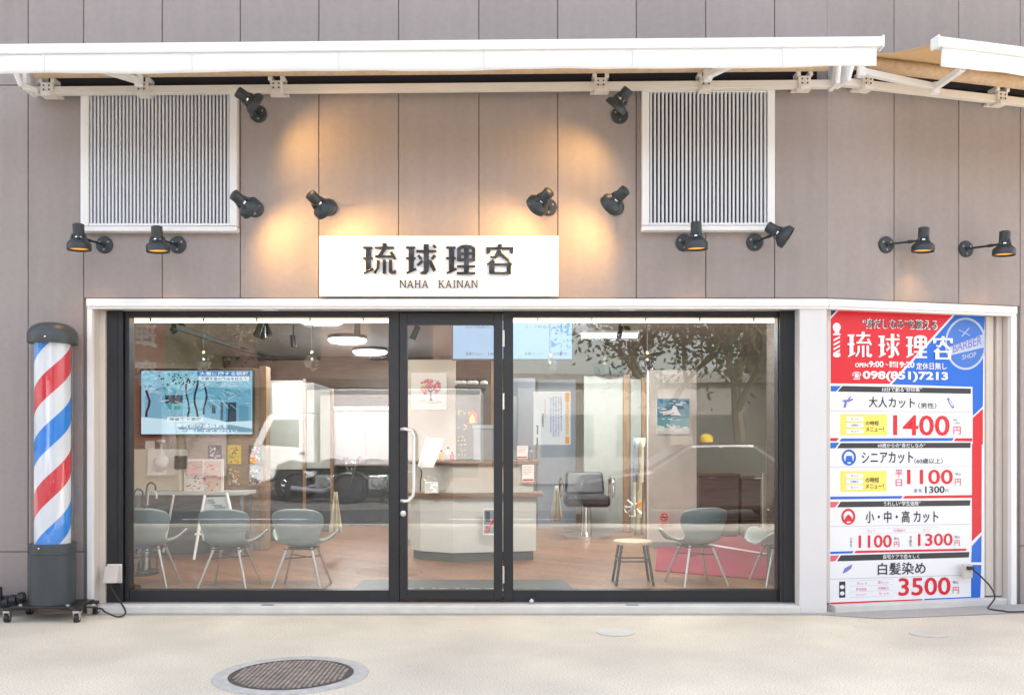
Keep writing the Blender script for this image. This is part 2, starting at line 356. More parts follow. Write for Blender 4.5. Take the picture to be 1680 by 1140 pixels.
MB().box(fx(667), fx(811), RY+.02, RY+.028, fz(968), fz(531)).build('pane', 'glass', door)
hy = RY-.085
mb = MB(); mb.tube([P(659, 704, RY-.01), P(664, 703.5, hy), P(675, 706, hy), P(679, 714, hy), P(679, 800, hy), P(678, 812, hy), P(671, 821, hy), P(664, 822, hy), P(659, 821, RY-.01)], .0125, 12)
mb.build('handle', mat('brushed_white_handle', (.78, .77, .76), .25, .2), door, smooth=True)
mb = MB(); mb.lathe([(.022, 0), (.022, .012), (.012, .016)], P(662, 842, RY-.012), (0, -1, 0)); mb.build('lock', 'chrome', door, smooth=True)
for y0, y1 in ((542, 569), (645, 672), (928, 956)):
    MB().cyl(P(826, y1, RY-.016), P(826, y0, RY-.016), .0095, n=12).build('hinge', 'chrome', door, smooth=True)
mb = MB(); mb.box(fx(178), XR-.002, .10, .34, .0585, zbot-.002); mb.build('sill_rail', 'grey_alu', B, bevel=.003)
mb = MB(); mb.lathe([(.017, 0), (.017, .02), (.009, .024), (.009, .04)], P(872, 984, .09), (0, -1, -.2)); mb.build('door_stop', 'chrome', B, smooth=True)

# interior shell
FZ = .1
M['floorwood'] = woodmat('oak_floor', (.24, .10, .045), (.36, .175, .09), (14, 2, 2), .35, (1.2, .14, (0, 0, R(38))))
M['inwall'] = mat('pale_green_plaster', (.56, .56, .47), .8, var=.05, scale=3)
M['brownwood'] = woodmat('brown_board', (.06, .042, .034), (.10, .068, .05), (1, 1, 14), .5)
M['tanwood'] = woodmat('tan_board', (.33, .26, .20), (.43, .34, .26), (2, 2, 16), .5)
M['ceil'] = mat('white_ceiling', (.62, .63, .63), .8, var=.02)
CZ = 2.78; IX0, IX1, IY1 = -4.9, 4.3, 8.6
mb = MB(); mb.prism([(IX0, .2, -.05), (XR, .2, -.05), (XR, .85, -.05), (IX1, .85, -.05), (IX1, IY1, -.05), (IX0, IY1, -.05)], (0, 0, FZ+.05)); mb.build('shop_floor', 'floorwood', B)
mb = MB(); mb.prism([(IX0, .301, CZ), (XR, .301, CZ), (XR, .85, CZ), (IX1, .85, CZ), (IX1, IY1, CZ), (IX0, IY1, CZ)], (0, 0, .1)); mb.build('shop_ceiling', 'ceil', B)
mb = MB(); mb.box(IX0-.1, IX0, .31, IY1, FZ, CZ); mb.box(IX1, IX1+.1, .9, IY1, FZ, CZ); mb.box(IX0, IX1, IY1, IY1+.1, FZ, CZ)
mb.build('interior_wall', 'inwall', B)
MB().prism([(XR+.001, .30, FZ), (XR+.03, .30, FZ), (XR+.03, .8, FZ), (IX1, .8, FZ), (IX1, .9, FZ), (XR+.001, .9, FZ)], (0, 0, CZ-FZ)).build('interior_wall', 'brownwood', B)
mb = MB(); mb.box(-4.88, -.35, IY1-.05, IY1-.002, FZ, CZ-.01); mb.build('wood_cladding', 'brownwood', B)

# ------------------------------------------------------------------ louvred screens on the wall
def louvre(px0, px1, fl, fr, y0, y1, n, lab):
    x0, x1 = PX(px0), PX(px1); z1 = PZ(y0); zs = PZ(y1)
    t = thing('louvre_screen', (x0, 0, zs), lab, 'louvre', 'louvred screens under the awning')
    a, b = PX(px0+fl), PX(px1-fr); z0 = zs+.058
    MB().box(a, b, -.012, -.003, z0, z1).build('dark_window', 'darkwin', t)
    mb = MB(); mb.box(x0, a, -.06, -.002, zs+.043, z1); mb.box(b, x1, -.06, -.002, zs+.043, z1); mb.box(a, b, -.055, -.002, z1-.03, z1-.001); mb.box(a, b, -.055, -.002, zs+.043, z0+.006)
    mb.build('frame', 'white_alu', t, bevel=.004)
    MB().box(x0-.004, x1+.004, -.075, -.002, zs, zs+.036).build('sill', 'white_alu', t, bevel=.004)
    mb = MB(); p = (b-a)/n
    for i in range(n): x = a+p*(i+.5); mb.box(x-p*.25, x+p*.25, -.046, -.018, z0+.007, z1-.031)
    mb.build('slats', 'slat', t)
louvre(138, 392, 13, 12, 152, 383, 39, 'wider louvred screen of pale vertical slats above the left window')
louvre(1051.5, 1268, 12, 12, 149, 382, 30, 'narrower louvred screen of pale vertical slats near the building corner')

# ------------------------------------------------------------------ name board
yb = -.05
t = thing('shop_sign', (PX(720), 0, PZ(486)), 'white name board with dark metal Japanese characters over the entrance', 'sign')
MB().box(PX(523.5, yb), PX(916.5, yb), yb, -.002, PZ(486, yb), PZ(387, yb)).build('board', 'signwhite', t, bevel=.003)
KJ = {}
wang = lambda d: [[(95+d, 90), (188+d, 90), (188+d, 112), (95+d, 112)], [(122+d, 111), (176+d, 111), (172+d, 318), (122+d, 340)], [(98+d, 196), (188+d, 196), (192+d, 206), (188+d, 216), (98+d, 216), (92+d, 206)], [(98+d, 345), (192+d, 300), (203+d, 318), (105+d, 362)]]
KJ['ryu'] = wang(0)+[[(285, 58), (328, 58), (328, 93), (285, 93)], [(210, 92), (402, 92), (402, 113), (210, 113)], [(288, 112), (330, 112), (278, 182), (236, 182)], [(215, 178), (380, 178), (390, 199), (215, 199)], [(355, 145), (385, 140), (425, 215), (400, 222)],
    [(230, 226), (262, 226), (256, 300), (218, 358), (198, 350), (228, 298)], [(288, 222), (322, 222), (322, 358), (288, 358)], [(350, 222), (384, 222), (384, 322), (398, 334), (402, 318), (427, 330), (415, 360), (368, 360), (350, 345)]]
KJ['kyu'] = wang(422)+[[(620, 125), (818, 125), (818, 148), (620, 148)], [(692, 68), (742, 68), (742, 330), (715, 362), (660, 362), (658, 345), (692, 330)], [(775, 78), (800, 70), (822, 100), (795, 112)], [(630, 180), (652, 172), (678, 210), (652, 222)],
    [(668, 223), (691, 236), (640, 284), (622, 268)], [(790, 168), (818, 185), (782, 222), (762, 210)], [(742, 225), (768, 225), (814, 320), (790, 342), (741, 262)]]
KJ['ri'] = wang(818)+[[(1020, 112), (1030, 95), (1065, 78), (1110, 72), (1155, 78), (1190, 95), (1200, 112)], [(1020, 110), (1060, 110), (1060, 236), (1020, 236)], [(1088, 110), (1136, 110), (1136, 345), (1088, 345)], [(1164, 110), (1200, 110), (1200, 236), (1164, 236)],
    [(1059, 146), (1165, 146), (1165, 172), (1059, 172)], [(1059, 206), (1165, 206), (1165, 236), (1059, 236)], [(1020, 275), (1198, 275), (1198, 296), (1020, 296)], [(1018, 342), (1200, 342), (1200, 365), (1018, 365)]]
KJ['yo'] = [[(1420, 68), (1462, 68), (1462, 97), (1420, 97)], [(1306, 95), (1574, 95), (1574, 119), (1306, 119)], [(1308, 118), (1352, 118), (1348, 152), (1310, 165)], [(1534, 118), (1574, 118), (1570, 162), (1540, 152)], [(1408, 135), (1450, 119), (1462, 150), (1398, 212), (1345, 196), (1348, 180), (1388, 190)],
    [(1440, 119), (1470, 158), (1545, 225), (1520, 240), (1428, 172)], [(1308, 264), (1370, 214), (1398, 240), (1345, 276)], [(1510, 248), (1540, 240), (1572, 262), (1545, 276)], [(1340, 255), (1548, 255), (1548, 277), (1340, 277)], [(1335, 256), (1390, 256), (1390, 342), (1335, 342)], [(1508, 276), (1550, 276), (1550, 342), (1508, 342)], [(1335, 340), (1550, 340), (1550, 363), (1335, 363)]]
KB = {'ryu': (92, 427, 58, 362), 'kyu': (514, 822, 68, 362), 'ri': (910, 1200, 72, 365), 'yo': (1306, 1574, 68, 363)}
def kanji(mb, k, fn, push, mi=0, step=Vector((0, 0, 0))):          # fn(s, t) in the unit box of the character
    x0, x1, y0, y1 = KB[k]
    for i, q in enumerate(KJ[k]):
        mb.prism([fn((a-x0)/(x1-x0), 1-(b-y0)/(y1-y0))+step*i for a, b in q], push, mi)
for k, nm in (('ryu', 'character'), ('kyu', 'character'), ('ri', 'character'), ('yo', 'character')):
    x0, x1, y0, y1 = KB[k]; a = P(580+x0/6, 390+y1/6, yb); b = P(580+x1/6, 390+y0/6, yb); mb = MB()
    kanji(mb, k, lambda u, v: Vector((a.x+(b.x-a.x)*u, yb-.004, a.z+(b.z-a.z)*v)), (0, -.012, 0), 0, Vector((0, -.0003, 0)))
    mb.build(nm, 'signmetal', t, bevel=.002)
# serif capitals drawn from strokes
SER = {'N': (1, [(.06, 0, .19, 1), (.81, 0, .94, 1)], [((.08, 1), (.26, 1), (.92, 0), (.80, 0))], [(0, 0, .26, .09), (0, .91, .24, 1), (.74, .91, 1, 1)]),
       'A': (1, [], [((.43, 1), (.55, 1), (.19, 0), (.06, 0)), ((.44, 1), (.56, 1), (.94, 0), (.78, 0)), ((.26, .38), (.72, .38), (.74, .28), (.24, .28))], [(0, 0, .24, .09), (.68, 0, 1, .09)]),
       'H': (1, [(.12, 0, .26, 1), (.74, 0, .88, 1), (.26, .46, .74, .56)], [], [(.02, 0, .36, .09), (.02, .91, .36, 1), (.64, 0, .98, .09), (.64, .91, .98, 1)]),
       'K': (1, [(.12, 0, .26, 1)], [((.26, .40), (.26, .48), (.78, 1), (.86, 1)), ((.38, .54), (.50, .66), (.94, 0), (.76, 0))], [(.02, 0, .36, .09), (.02, .91, .36, 1), (.66, 0, 1, .09), (.66, .91, .96, 1)]),
       'I': (.5, [(.36, 0, .64, 1)], [], [(.16, 0, .84, .09), (.16, .91, .84, 1)])}
def serif(mb, word, x0, x1, z0, z1, y):
    tot = sum(SER[ch][0] for ch in word)+.12*(len(word)-1); k = (x1-x0)/tot; x = x0
    for ch in word:
        w, bars, dg, sf = SER[ch]; i = 0
        for q in bars+sf:
            pts = [(q[0], q[1]), (q[2], q[1]), (q[2], q[3]), (q[0], q[3])]
            mb.prism([(x+u*w*k, y-.0003*i, z0+(z1-z0)*v) for u, v in pts], (0, -.004, 0)); i += 1
        for q in dg: mb.prism([(x+u*w*k, y-.0003*i, z0+(z1-z0)*v) for u, v in q], (0, -.004, 0)); i += 1
        x += (w+.12)*k
mb = MB(); a, b = PZ(472.5, yb), PZ(460, yb)
serif(mb, 'NAHA', PX(655.5, yb), PX(703, yb), a, b, yb-.003); mb.build('lettering', 'ink', t); mb = MB(); serif(mb, 'KAINAN', PX(719, yb), PX(784, yb), a, b, yb-.003)
mb.build('lettering', 'ink', t)

# ------------------------------------------------------------------ wall spotlights
LAMPS = []
def spot(base, tip, opn, yt, yo, label, watts, size, wallA=False, blend=1.0, amber=True):
    if wallA: hb = hitA(*base, 0); bw = WA @ Vector((hb.x, 0, hb.z)); nrm = WA.to_3x3() @ Vector((0, -1, 0))
    else: bw = P(*base, 0); nrm = Vector((0, -1, 0))
    t = thing('wall_spotlight', bw, label, 'spotlight', 'charcoal spotlights on the facade')
    a = P(*tip, yt); o = P(*opn, yo); ax = (o-a).normalized()
    L = (o-a).length
    mb = MB(); mb.lathe([(.064, .0), (.064, .012), (.058, .018)], bw, nrm, 28)
    up = Vector((0, 0, 1)); sx = nrm.cross(up).normalized()
    for k in range(3):
        an = 2.1*k+.5; mb.cyl(bw+nrm*.017+(sx*math.cos(an)+up*math.sin(an))*.038, bw+nrm*.021+(sx*math.cos(an)+up*math.sin(an))*.038, .007, n=8, mi=1)
    mb.build('wall_plate', ['lampgrey', 'grey_alu'], t, smooth=True)
    neck = a+ax*(L*.52); mid = bw.lerp(neck, .62)
    mb = MB(); mb.tube([bw+nrm*.012, bw.lerp(mid, .5)+nrm*.012, mid+nrm*.004, neck], .0085, 10); mb.ball(bw+nrm*.02, .016); mb.cyl(bw.lerp(neck, .58), bw.lerp(neck, .72), .0125, n=10)
    mb.build('arm', 'black', t, smooth=True)
    n0 = .040; h = .45*L
    mb = MB(); mb.lathe([(.030, 0), (n0, .006), (n0, h), (n0*.97, h+.004)], a, ax, 28)
    # cup with three slots left open between neck and cup
    pr = [(n0*1.0, h+.02), (.060, h+.036), (.080, h+.055), (.083, h+.066), (.083, L), (.078, L), (.074, h+.07), (.05, h+.045)]
    mb.lathe(pr, a, ax, 32, caps=False)
    u = ax.orthogonal().normalized(); w = ax.cross(u)
    for k in range(4):
        an = k*math.pi/2+.4; d = u*math.cos(an)+w*math.sin(an)
        mb.tube([a+ax*(h-.01)+d*(n0*.93), a+ax*(h+.03)+d*.05], .011, 8)
    sh = mb.build('lamp_shade', 'lampgrey', t, smooth=True)
    MB().lathe([(.028, h), (.034, h+.035)], a, ax, 20).build('reflector_neck', 'chrome', t, smooth=True)
    MB().lathe([(.0755, L-.016), (.050, L-.03), (.03, L-.035)], a, ax, 28).build('bulb_face', 'amber', t, smooth=True)
    ld = bpy.data.lights.new('spot_bulb', 'SPOT'); ld.energy = watts; ld.spot_size = R(size); ld.spot_blend = blend; ld.color = (1, .56, .18); ld.shadow_soft_size = .03
    lo = bpy.data.objects.new('spot_bulb', ld); COL.objects.link(lo); lo.parent = t
    lo.location = o+ax*.012-bw; lo.rotation_euler = ax.to_track_quat('-Z', 'Y').to_euler()
WH = 5.8
spot((424.5, 188), (388.5, 150), (423, 174), -.44, -.385, 'spotlight under the awning beside the wider louvred screen, aiming down towards the sign', WH, 125)
spot((1016.5, 190), (1032, 146), (1008, 178), -.44, -.385, 'spotlight under the awning beside the narrower louvred screen, aiming down towards the sign', WH, 125)
spot((419, 343), (382, 318), (413, 344), -.49, -.375, 'spotlight overlapping the lower edge of the wider louvred screen, tilted in towards the sign', WH, 125)
spot((540, 341), (508, 318), (535, 346), -.49, -.375, 'spotlight just above the left corner of the sign, tilted in', WH, 125)
spot((900, 341), (902, 314), (879, 340), -.49, -.375, 'spotlight just above the right corner of the sign, tilted in', WH, 125)
spot((1010, 340), (1027, 311), (999, 339), -.49, -.375, 'spotlight between the sign and the narrower louvred screen, tilted in', WH, 125)
spot((172, 402), (128.5, 367), (130, 410.5), -.25, -.245, 'downward spotlight at the outer left corner of the wider louvred screen', 1.5, 100)
spot((292, 402), (257, 371), (259.5, 413.5), -.25, -.245, 'downward spotlight below the middle of the wider louvred screen', 1.5, 100)
spot((1122, 399), (1142, 364), (1142.5, 409.5), -.24, -.235, 'downward spotlight below the narrower louvred screen', 1.5, 100)
spot((1238, 398), (1258, 371), (1293, 391), -.22, -.26, 'spotlight at the corner of the narrower louvred screen, head swung up sideways', 1, 80)
spot((1453, 402), (1516, 373), (1514, 413), .02, .025, 'long armed downward spotlight over the price poster, nearer the building corner', 1.5, 100, True)
spot((1584, 409), (1649, 379), (1647, 419), .08, .085, 'long armed downward spotlight over the price poster, farther from the building corner', 1.5, 100, True)

# ------------------------------------------------------------------ awnings
def rect_tube(mb, p0, p1, w, h, up=(0, 0, 1), mi=0):
    p0, p1 = Vector(p0), Vector(p1); d = (p1-p0).normalized(); a = d.cross(Vector(up)).normalized(); b = a.cross(d)
    q = [p0+a*w/2*i+b*h/2*j for i, j in ((-1, -1), (1, -1), (1, 1), (-1, 1))]
    mb.prism(q, p1-p0, mi)
def awning(t, mx, x0, x1, zw0, zw1, bx0, bx1, yf, zf0, zf1, arms, brackets, valh, seams, cl='ivory_canvas'):
    # x along the wall, zw = rail height at both ends, bar from bx0 to bx1 at depth yf, arms: list of (shoulder, elbow, hand)
    f = lambda x: zw0+(zw1-zw0)*(x-x0)/(x1-x0); fb = lambda x: zf0+(zf1-zf0)*(x-bx0)/(bx1-bx0)
    mb = MB(mx); rect_tube(mb, (x0, -.09, f(x0)), (x1, -.09, f(x1)), .05, .056); mb.build('torsion_bar', 'awn_metal', t, bevel=.004)
    mb = MB(mx); mb.cyl((x0+.06, -.16, f(x0)+.128), (x1-.06, -.16, f(x1)+.128), .055, n=20); mb.build('cloth_roll', 'kraft', t, smooth=True)
    mb = MB(mx); rect_tube(mb, (bx0, yf, fb(bx0)), (bx1, yf, fb(bx1)), .07, .064)
    for x in (bx0, bx1): d = .014 if x == bx1 else -.014; rect_tube(mb, (x, yf, fb(x)), (x+d, yf, fb(x)), .085, .08)
    mb.build('front_bar', 'awn_white', t, bevel=.006)
    n = 40; vs = []; fs = []
    for i in range(n+1):
        k = i/n; xa = x0+.1+(x1-x0-.2)*k; xb = bx0+.04+(bx1-bx0-.08)*k
        for j in range(5):
            q = j/4; vs.append((xa+(xb-xa)*q, -.16+(yf+.02+.16)*q, (f(xa)+.185)*(1-q)+(fb(xb)+.02)*q-.025*math.sin(q*math.pi)))
    for i in range(n):
        for j in range(4): a = i*5+j; fs.append((a, a+5, a+6, a+1))
    o = MB(mx).add(vs, fs).build('canopy_cloth', cl, t, smooth=True); so_ = o.modifiers.new('thickness', 'SOLIDIFY'); so_.thickness = .003
    vs = []; fs = []; n = 90
    for i in range(n+1):
        k = i/n; x = bx0+.03+(bx1-bx0-.06)*k
        for j in range(5):
            q = j/4; wv = .006*math.sin(k*37)+.004*math.sin(k*90+1)
            vs.append((x, yf-.02+wv*q+.01*q, fb(x)-.03-valh*q+.004*math.sin(k*21)*q))
    for i in range(n):
        for j in range(4): a = i*5+j; fs.append((a, a+5, a+6, a+1))
    o = MB(mx).add(vs, fs).build('valance', 'awn_white', t, smooth=True); so_ = o.modifiers.new('thickness', 'SOLIDIFY'); so_.thickness = .004
    for x in seams: mb = MB(mx); mb.box(x-.003, x+.003, yf-.0285, yf-.016, fb(x)-.032-valh*.93, fb(x)-.034); mb.build('valance_seam', 'awn_metal', t)
    for sh, el, ha in arms:
        mb = MB(mx); rect_tube(mb, sh, el, .05, .045); rect_tube(mb, el, ha, .042, .04); mb.cyl((el[0], el[1], el[2]-.045), (el[0], el[1], el[2]+.035), .03); mb.cyl((sh[0], sh[1], sh[2]-.04), (sh[0], sh[1], sh[2]+.04), .032)
        mb.build('folding_arm', 'awn_white', t, bevel=.005)
    for x in brackets:
        z = f(x); mb = MB(mx); mb.box(x-.045, x+.045, -.135, -.05, z-.048, z+.05); mb.box(x-.07, x+.07, -.05, -.002, z-.03, z-.012)
        mb.box(x-.06, x-.03, -.14, -.04, z+.05, z+.085); mb.box(x+.03, x+.06, -.14, -.04, z+.05, z+.085); mb.box(x-.035, x+.035, -.15, -.135, z-.052, z-.02)
        for dx in (-.02, .02):
            for dz in (-.004, .026): mb.cyl((x+dx, -.134, z+dz), (x+dx, -.141, z+dz), .007, n=8, mi=1)
        mb.build('wall_bracket', ['awn_metal', 'darkgrey'], t, bevel=.004)
    mb = MB(mx)
    mb.box(x0+.1, x1-.1, -.04, -.004, f(x0)+.07, f(x1)+.2); mb.build('back_plate', 'gap_shade', t)  # near-black sheet paints the shade between cloth roll and rail
t = thing('awning', (PX(700), 0, 3.9), 'long white retractable awning above the sign and shop window', 'awning', 'white awnings')
x0, x1 = PX(52, -.09), PX(1366, -.09); yf = -.92; Zf = CAMD+yf
zl, zr = PZ(84, yf), PZ(71.5, yf); bx1 = PX(1444, yf); bx0 = -3.75
zl0 = zl+(zr-zl)*(bx0-PX(0, yf))/(bx1-PX(0, yf))
r0, r1 = PZ(150.5, -.09), PZ(139, -.09)
fr = lambda x: r0+(r1-r0)*(x-x0)/(x1-x0)
def arm3(shx, elx, ely, hax): return ((shx, -.17, fr(shx)+.02), (elx, ely, fr(elx)+.01), (hax, yf+.05, zl+.0))
awning(t, None, x0, x1, r0, r1, bx0, bx1, yf, zl0, zr, [((PX(235, -.12), -.2, fr(PX(235))+.03), (PX(150, -.45), -.50, fr(-3)+.02), (-3.5, yf+.04, zl-.01)), ((PX(1157, -.12), -.2, fr(PX(1157))+.03), (PX(1215, -.45), -.50, fr(2)+.02), (2.25, yf+.04, zr-.01))],
       [PX(p, -.1) for p in (80, 235, 455, 985, 1157, 1318)], .125, [PX(p, yf) for p in (75, 316, 556, 795, 1038, 1283)])
mb = MB()
mb.tube([(x0-.02, -.16, r0+.16), (x0-.03, -.3, r0+.12), (x0-.01, -.22, r0+.0), (x0+.06, -.12, r0-.01)], .022, 10)
mb.box(x0-.01, x0+.02, -.2, -.05, r0-.03, r0+.2); mb.build('end_cap', 'awn_white', t, bevel=.004); mb = MB(); mb.box(x1-.02, x1+.012, -.22, -.05, r1-.04, r1+.2); mb.tube([(x1+.02, -.2, r1+.2), (x1-.01, -.26, r1+.1), (x1-.005, -.2, r1-.03)], .018, 10)
mb.build('end_cap', 'awn_white', t, bevel=.004)
t = thing('awning', WA @ Vector((1.2, 0, 3.9)), 'half open awning with tan cloth around the building corner above the price poster', 'awning', 'white awnings')
vf = -.92; h0 = hitA(1536, 71, vf); h1 = hitA(1680, 96, vf)
ux0 = UW(1376, -.09); ra = hitA(1395, 137, -.09); rb = hitA(1640, 170, -.09)
fu = lambda u: ra.z+(rb.z-ra.z)*(u-ra.x)/(rb.x-ra.x)*.25
fz2 = lambda u: h0.z+(h1.z-h0.z)*(u-h0.x)/(h1.x-h0.x)*.3
sh = (.16, -.19, fu(0)+.05); el = hitA(1535, 144, -.36); ha = hitA(1580, 112, -.86)
awning(t, WA, ux0, 4.4, fu(ux0), fu(4.4), h0.x, 4.5, vf, h0.z, h0.z-.02, [(sh, tuple(el), tuple(ha))], [UW(p, -.1) for p in (1420, 1640)]+[3.2], .125, [], 'canvas')
mb = MB(WA); z = fu(0)
mb.box(ux0-.012, ux0+.02, -.22, -.05, z-.04, z+.2); mb.tube([(ux0-.02, -.2, z+.2), (ux0+.01, -.26, z+.1), (ux0+.005, -.2, z-.03)], .018, 10); mb.build('end_cap', 'awn_white', t, bevel=.004)

# ------------------------------------------------------------------ barber pole
PYC = -.19; pc = P(86.5, 1000, PYC); px_, zP = pc.x, lambda y: PZ(y, PYC)
t = thing('barber_pole', (px_, PYC, 0), 'tall barber pole with red, white and blue spiral on a wheeled black base', 'barber pole')
m = bpy.data.materials.new('barber_stripes'); m.use_nodes = True; n, l = m.node_tree.nodes, m.node_tree.links; p = n['Principled BSDF']; p.inputs['Roughness'].default_value = .35
tc = n.new('ShaderNodeTexCoord'); sp = n.new('ShaderNodeSeparateXYZ'); at = n.new('ShaderNodeMath'); at.operation = 'ARCTAN2'
l.new(tc.outputs['Object'], sp.inputs[0]); l.new(sp.outputs['X'], at.inputs[0])
ng = n.new('ShaderNodeMath'); ng.operation = 'MULTIPLY'; ng.inputs[1].default_value = -1; l.new(sp.outputs['Y'], ng.inputs[0]); l.new(ng.outputs[0], at.inputs[1])
PITCH = 170/F*(CAMD+PYC); zred = zP(636)
a1 = n.new('ShaderNodeMath'); a1.operation = 'MULTIPLY'; a1.inputs[1].default_value = -1/(2*math.pi); l.new(at.outputs[0], a1.inputs[0])
a2 = n.new('ShaderNodeMath'); a2.operation = 'MULTIPLY_ADD'; a2.inputs[1].default_value = 1/PITCH; a2.inputs[2].default_value = -zred/PITCH+.125
l.new(sp.outputs['Z'], a2.inputs[0])
a3 = n.new('ShaderNodeMath'); a3.operation = 'ADD'; l.new(a1.outputs[0], a3.inputs[0]); l.new(a2.outputs[0], a3.inputs[1])
a4 = n.new('ShaderNodeMath'); a4.operation = 'FRACT'; l.new(a3.outputs[0], a4.inputs[0])
cr = n.new('ShaderNodeValToRGB'); cr.color_ramp.interpolation = 'CONSTANT'; e = cr.color_ramp.elements
e[0].position = 0; e[0].color = (.72, .028, .045, 1); e[1].position = .25; e[1].color = (.80, .80, .81, 1)
q = e.new(.5); q.color = (.004, .24, .74, 1); q = e.new(.75); q.color = (.80, .80, .81, 1)
l.new(a4.outputs[0], cr.inputs[0]); l.new(cr.outputs[0], p.inputs['Base Color'])
l.new(cr.outputs[0], p.inputs['Emission Color']); p.inputs['Emission Strength'].default_value = 0
M['stripes'] = m
C0 = Vector((px_, PYC, 0)); up = (0, 0, 1)
MB().lathe([(.122, zP(895)), (.122, zP(560))], C0, up, 48).build('spiral_drum', 'stripes', t, smooth=True)
MB().lathe([(.143, zP(895)), (.143, zP(560)), (.138, zP(560)), (.138, zP(895))], C0, up, 48, caps=False).build('clear_tube', 'acrylic', t, smooth=True)
zc = zP(562)
mb = MB(); mb.lathe([(.150, zc-.012), (.168, zc-.010), (.170, zc+.0), (.170, zc+.062), (.166, zc+.070), (.162, zc+.083), (.14, zc+.112), (.10, zc+.134), (.05, zc+.145), (0.002, zc+.148)], C0, up, 48)
mb.ball(C0+Vector((.03, -.171, zc+.025)), .008, mi=1); mb.build('cap', ['darkgrey', 'chrome'], t, smooth=True)
zd = zP(893); zbse = .115
mb = MB(); mb.lathe([(.150, zd+.012), (.158, zd+.012), (.158, zd-.06), (.154, zd-.064), (.154, zbse)], C0, up, 48); mb.ball(C0+Vector((-.02, -.159, zd-.012)), .008, mi=1)
mb.build('base_drum', ['darkgrey', 'chrome'], t, smooth=True)
mb = MB(); w = .25
mb.box(px_-.235, px_+.235, PYC-.16, PYC+.165, .098, .114)
for sx, sy in ((-1, -1), (1, -1), (-1, 1), (1, 1)):
    rect_tube(mb, (px_+sx*.12, PYC+sy*.1, .094), (px_+sx*.27, PYC+sy*.16, .094), .05, .02)
mb.build('base_plate', 'black', t, bevel=.006)
for sx, sy in ((-1, -1), (1, -1), (-1, 1), (1, 1)):
    x, y = px_+sx*.25, PYC+sy*.15; mb = MB(); mb.cyl((x-.014, y, .03), (x+.014, y, .03), .03, n=20, mi=1); mb.cyl((x-.018, y, .03), (x+.018, y, .03), .012, n=12)
    mb.box(x-.022, x-.017, y-.014, y+.018, .03, .084); mb.box(x+.017, x+.022, y-.014, y+.018, .03, .084); mb.box(x-.024, x+.024, y-.02, y+.022, .07, .0838)
    mb.build('caster', ['chrome', 'black'], t, smooth=True)
for dx in (-.17, .17): mb = MB(); mb.lathe([(.014, 0), (.014, .01), (.006, .014)], (px_+dx, PYC-.12, .114), up, 10); mb.build('base_bolt', 'chrome', t, smooth=True)

def cable(pts, n=10):
    P_ = [Vector(p) for p in pts]; out = []
    for i in range(len(P_)-1):
        a, b, c_, d = P_[max(i-1, 0)], P_[i], P_[i+1], P_[min(i+2, len(P_)-1)]
        for k in range(n):
            q = k/n; out.append(.5*((2*b)+(c_-a)*q+(2*a-5*b+4*c_-d)*q*q+(3*b-a-3*c_+d)*q**3))
    return out+[P_[-1]]
oy = .08
t = thing('outlet_box', P(186, 952, oy), 'cream weatherproof outlet on the left jamb of the shopfront', 'outlet')
x0, x1 = PX(175, oy), PX(197, oy); z0, z1 = PZ(954, oy), PZ(928, oy)
mb = MB(); mb.prism([(x0, oy-.075, z0), (x0, oy-.035, z1), (x0, oy+.02, z1), (x0, oy+.02, z0)], (x1-x0, 0, 0)); mb.build('cover', 'beige_alu', t, bevel=.006)
MB().box(x0-.004, x1+.004, oy+.021, oy+.028, z0-.012, z1+.012).build('back_plate', 'white_alu', t)
MB().cyl((x0+.04, oy-.03, z0-.03), (x0+.04, oy-.03, z0-.001), .012).build('plug', 'black', t)
t = MB().tube(cable([(x0+.04, oy-.03, z0-.03), P(189, 975, .04), P(203, 996, -.05), P(205, 1007, -.14), P(192, 1011, -.18), P(172, 1003, -.2), (px_+.3, PYC+.12, .05), (px_+.22, PYC+.05, .075)]), .0065).build('power_cable', 'black', None, smooth=True)
tag(t, 'black cable from the left outlet to the barber pole base', 'cable')
# something black stored behind the pole base
t = thing('folded_stand', P(10, 985, -.15), 'black folded stand lying on the ground left of the barber pole', 'stand')
mb = MB()
for k in range(4): mb.tube([P(-70, 1000-5*k, -.20+.05*k), P(-20, 996-5*k, -.2+.05*k), P(26+5*k, 990-4*k, -.12+.03*k)], .022, 10, r1=.014)
for k in range(3): mb.lathe([(.04, 0), (.045, .02), (.04, .045)], P(4+13*k, 989-4*k, -.14), (1, .2, .1), 14)
mb.build('folded_legs', 'black', t, smooth=True)
mb = MB(); mb.box(PX(-30, -.16), PX(3.5, -.16), -.18, -.15, PZ(990, -.16), PZ(962, -.16)); mb.build('post_socket', 'black', t, bevel=.006)
mb = MB(); mb.lathe([(.03, 0), (.036, .01), (.036, .05), (.02, .06)], P(30, 992, -.05), (0, 0, 1), 16); mb.build('weight', 'darkgrey', t, smooth=True)
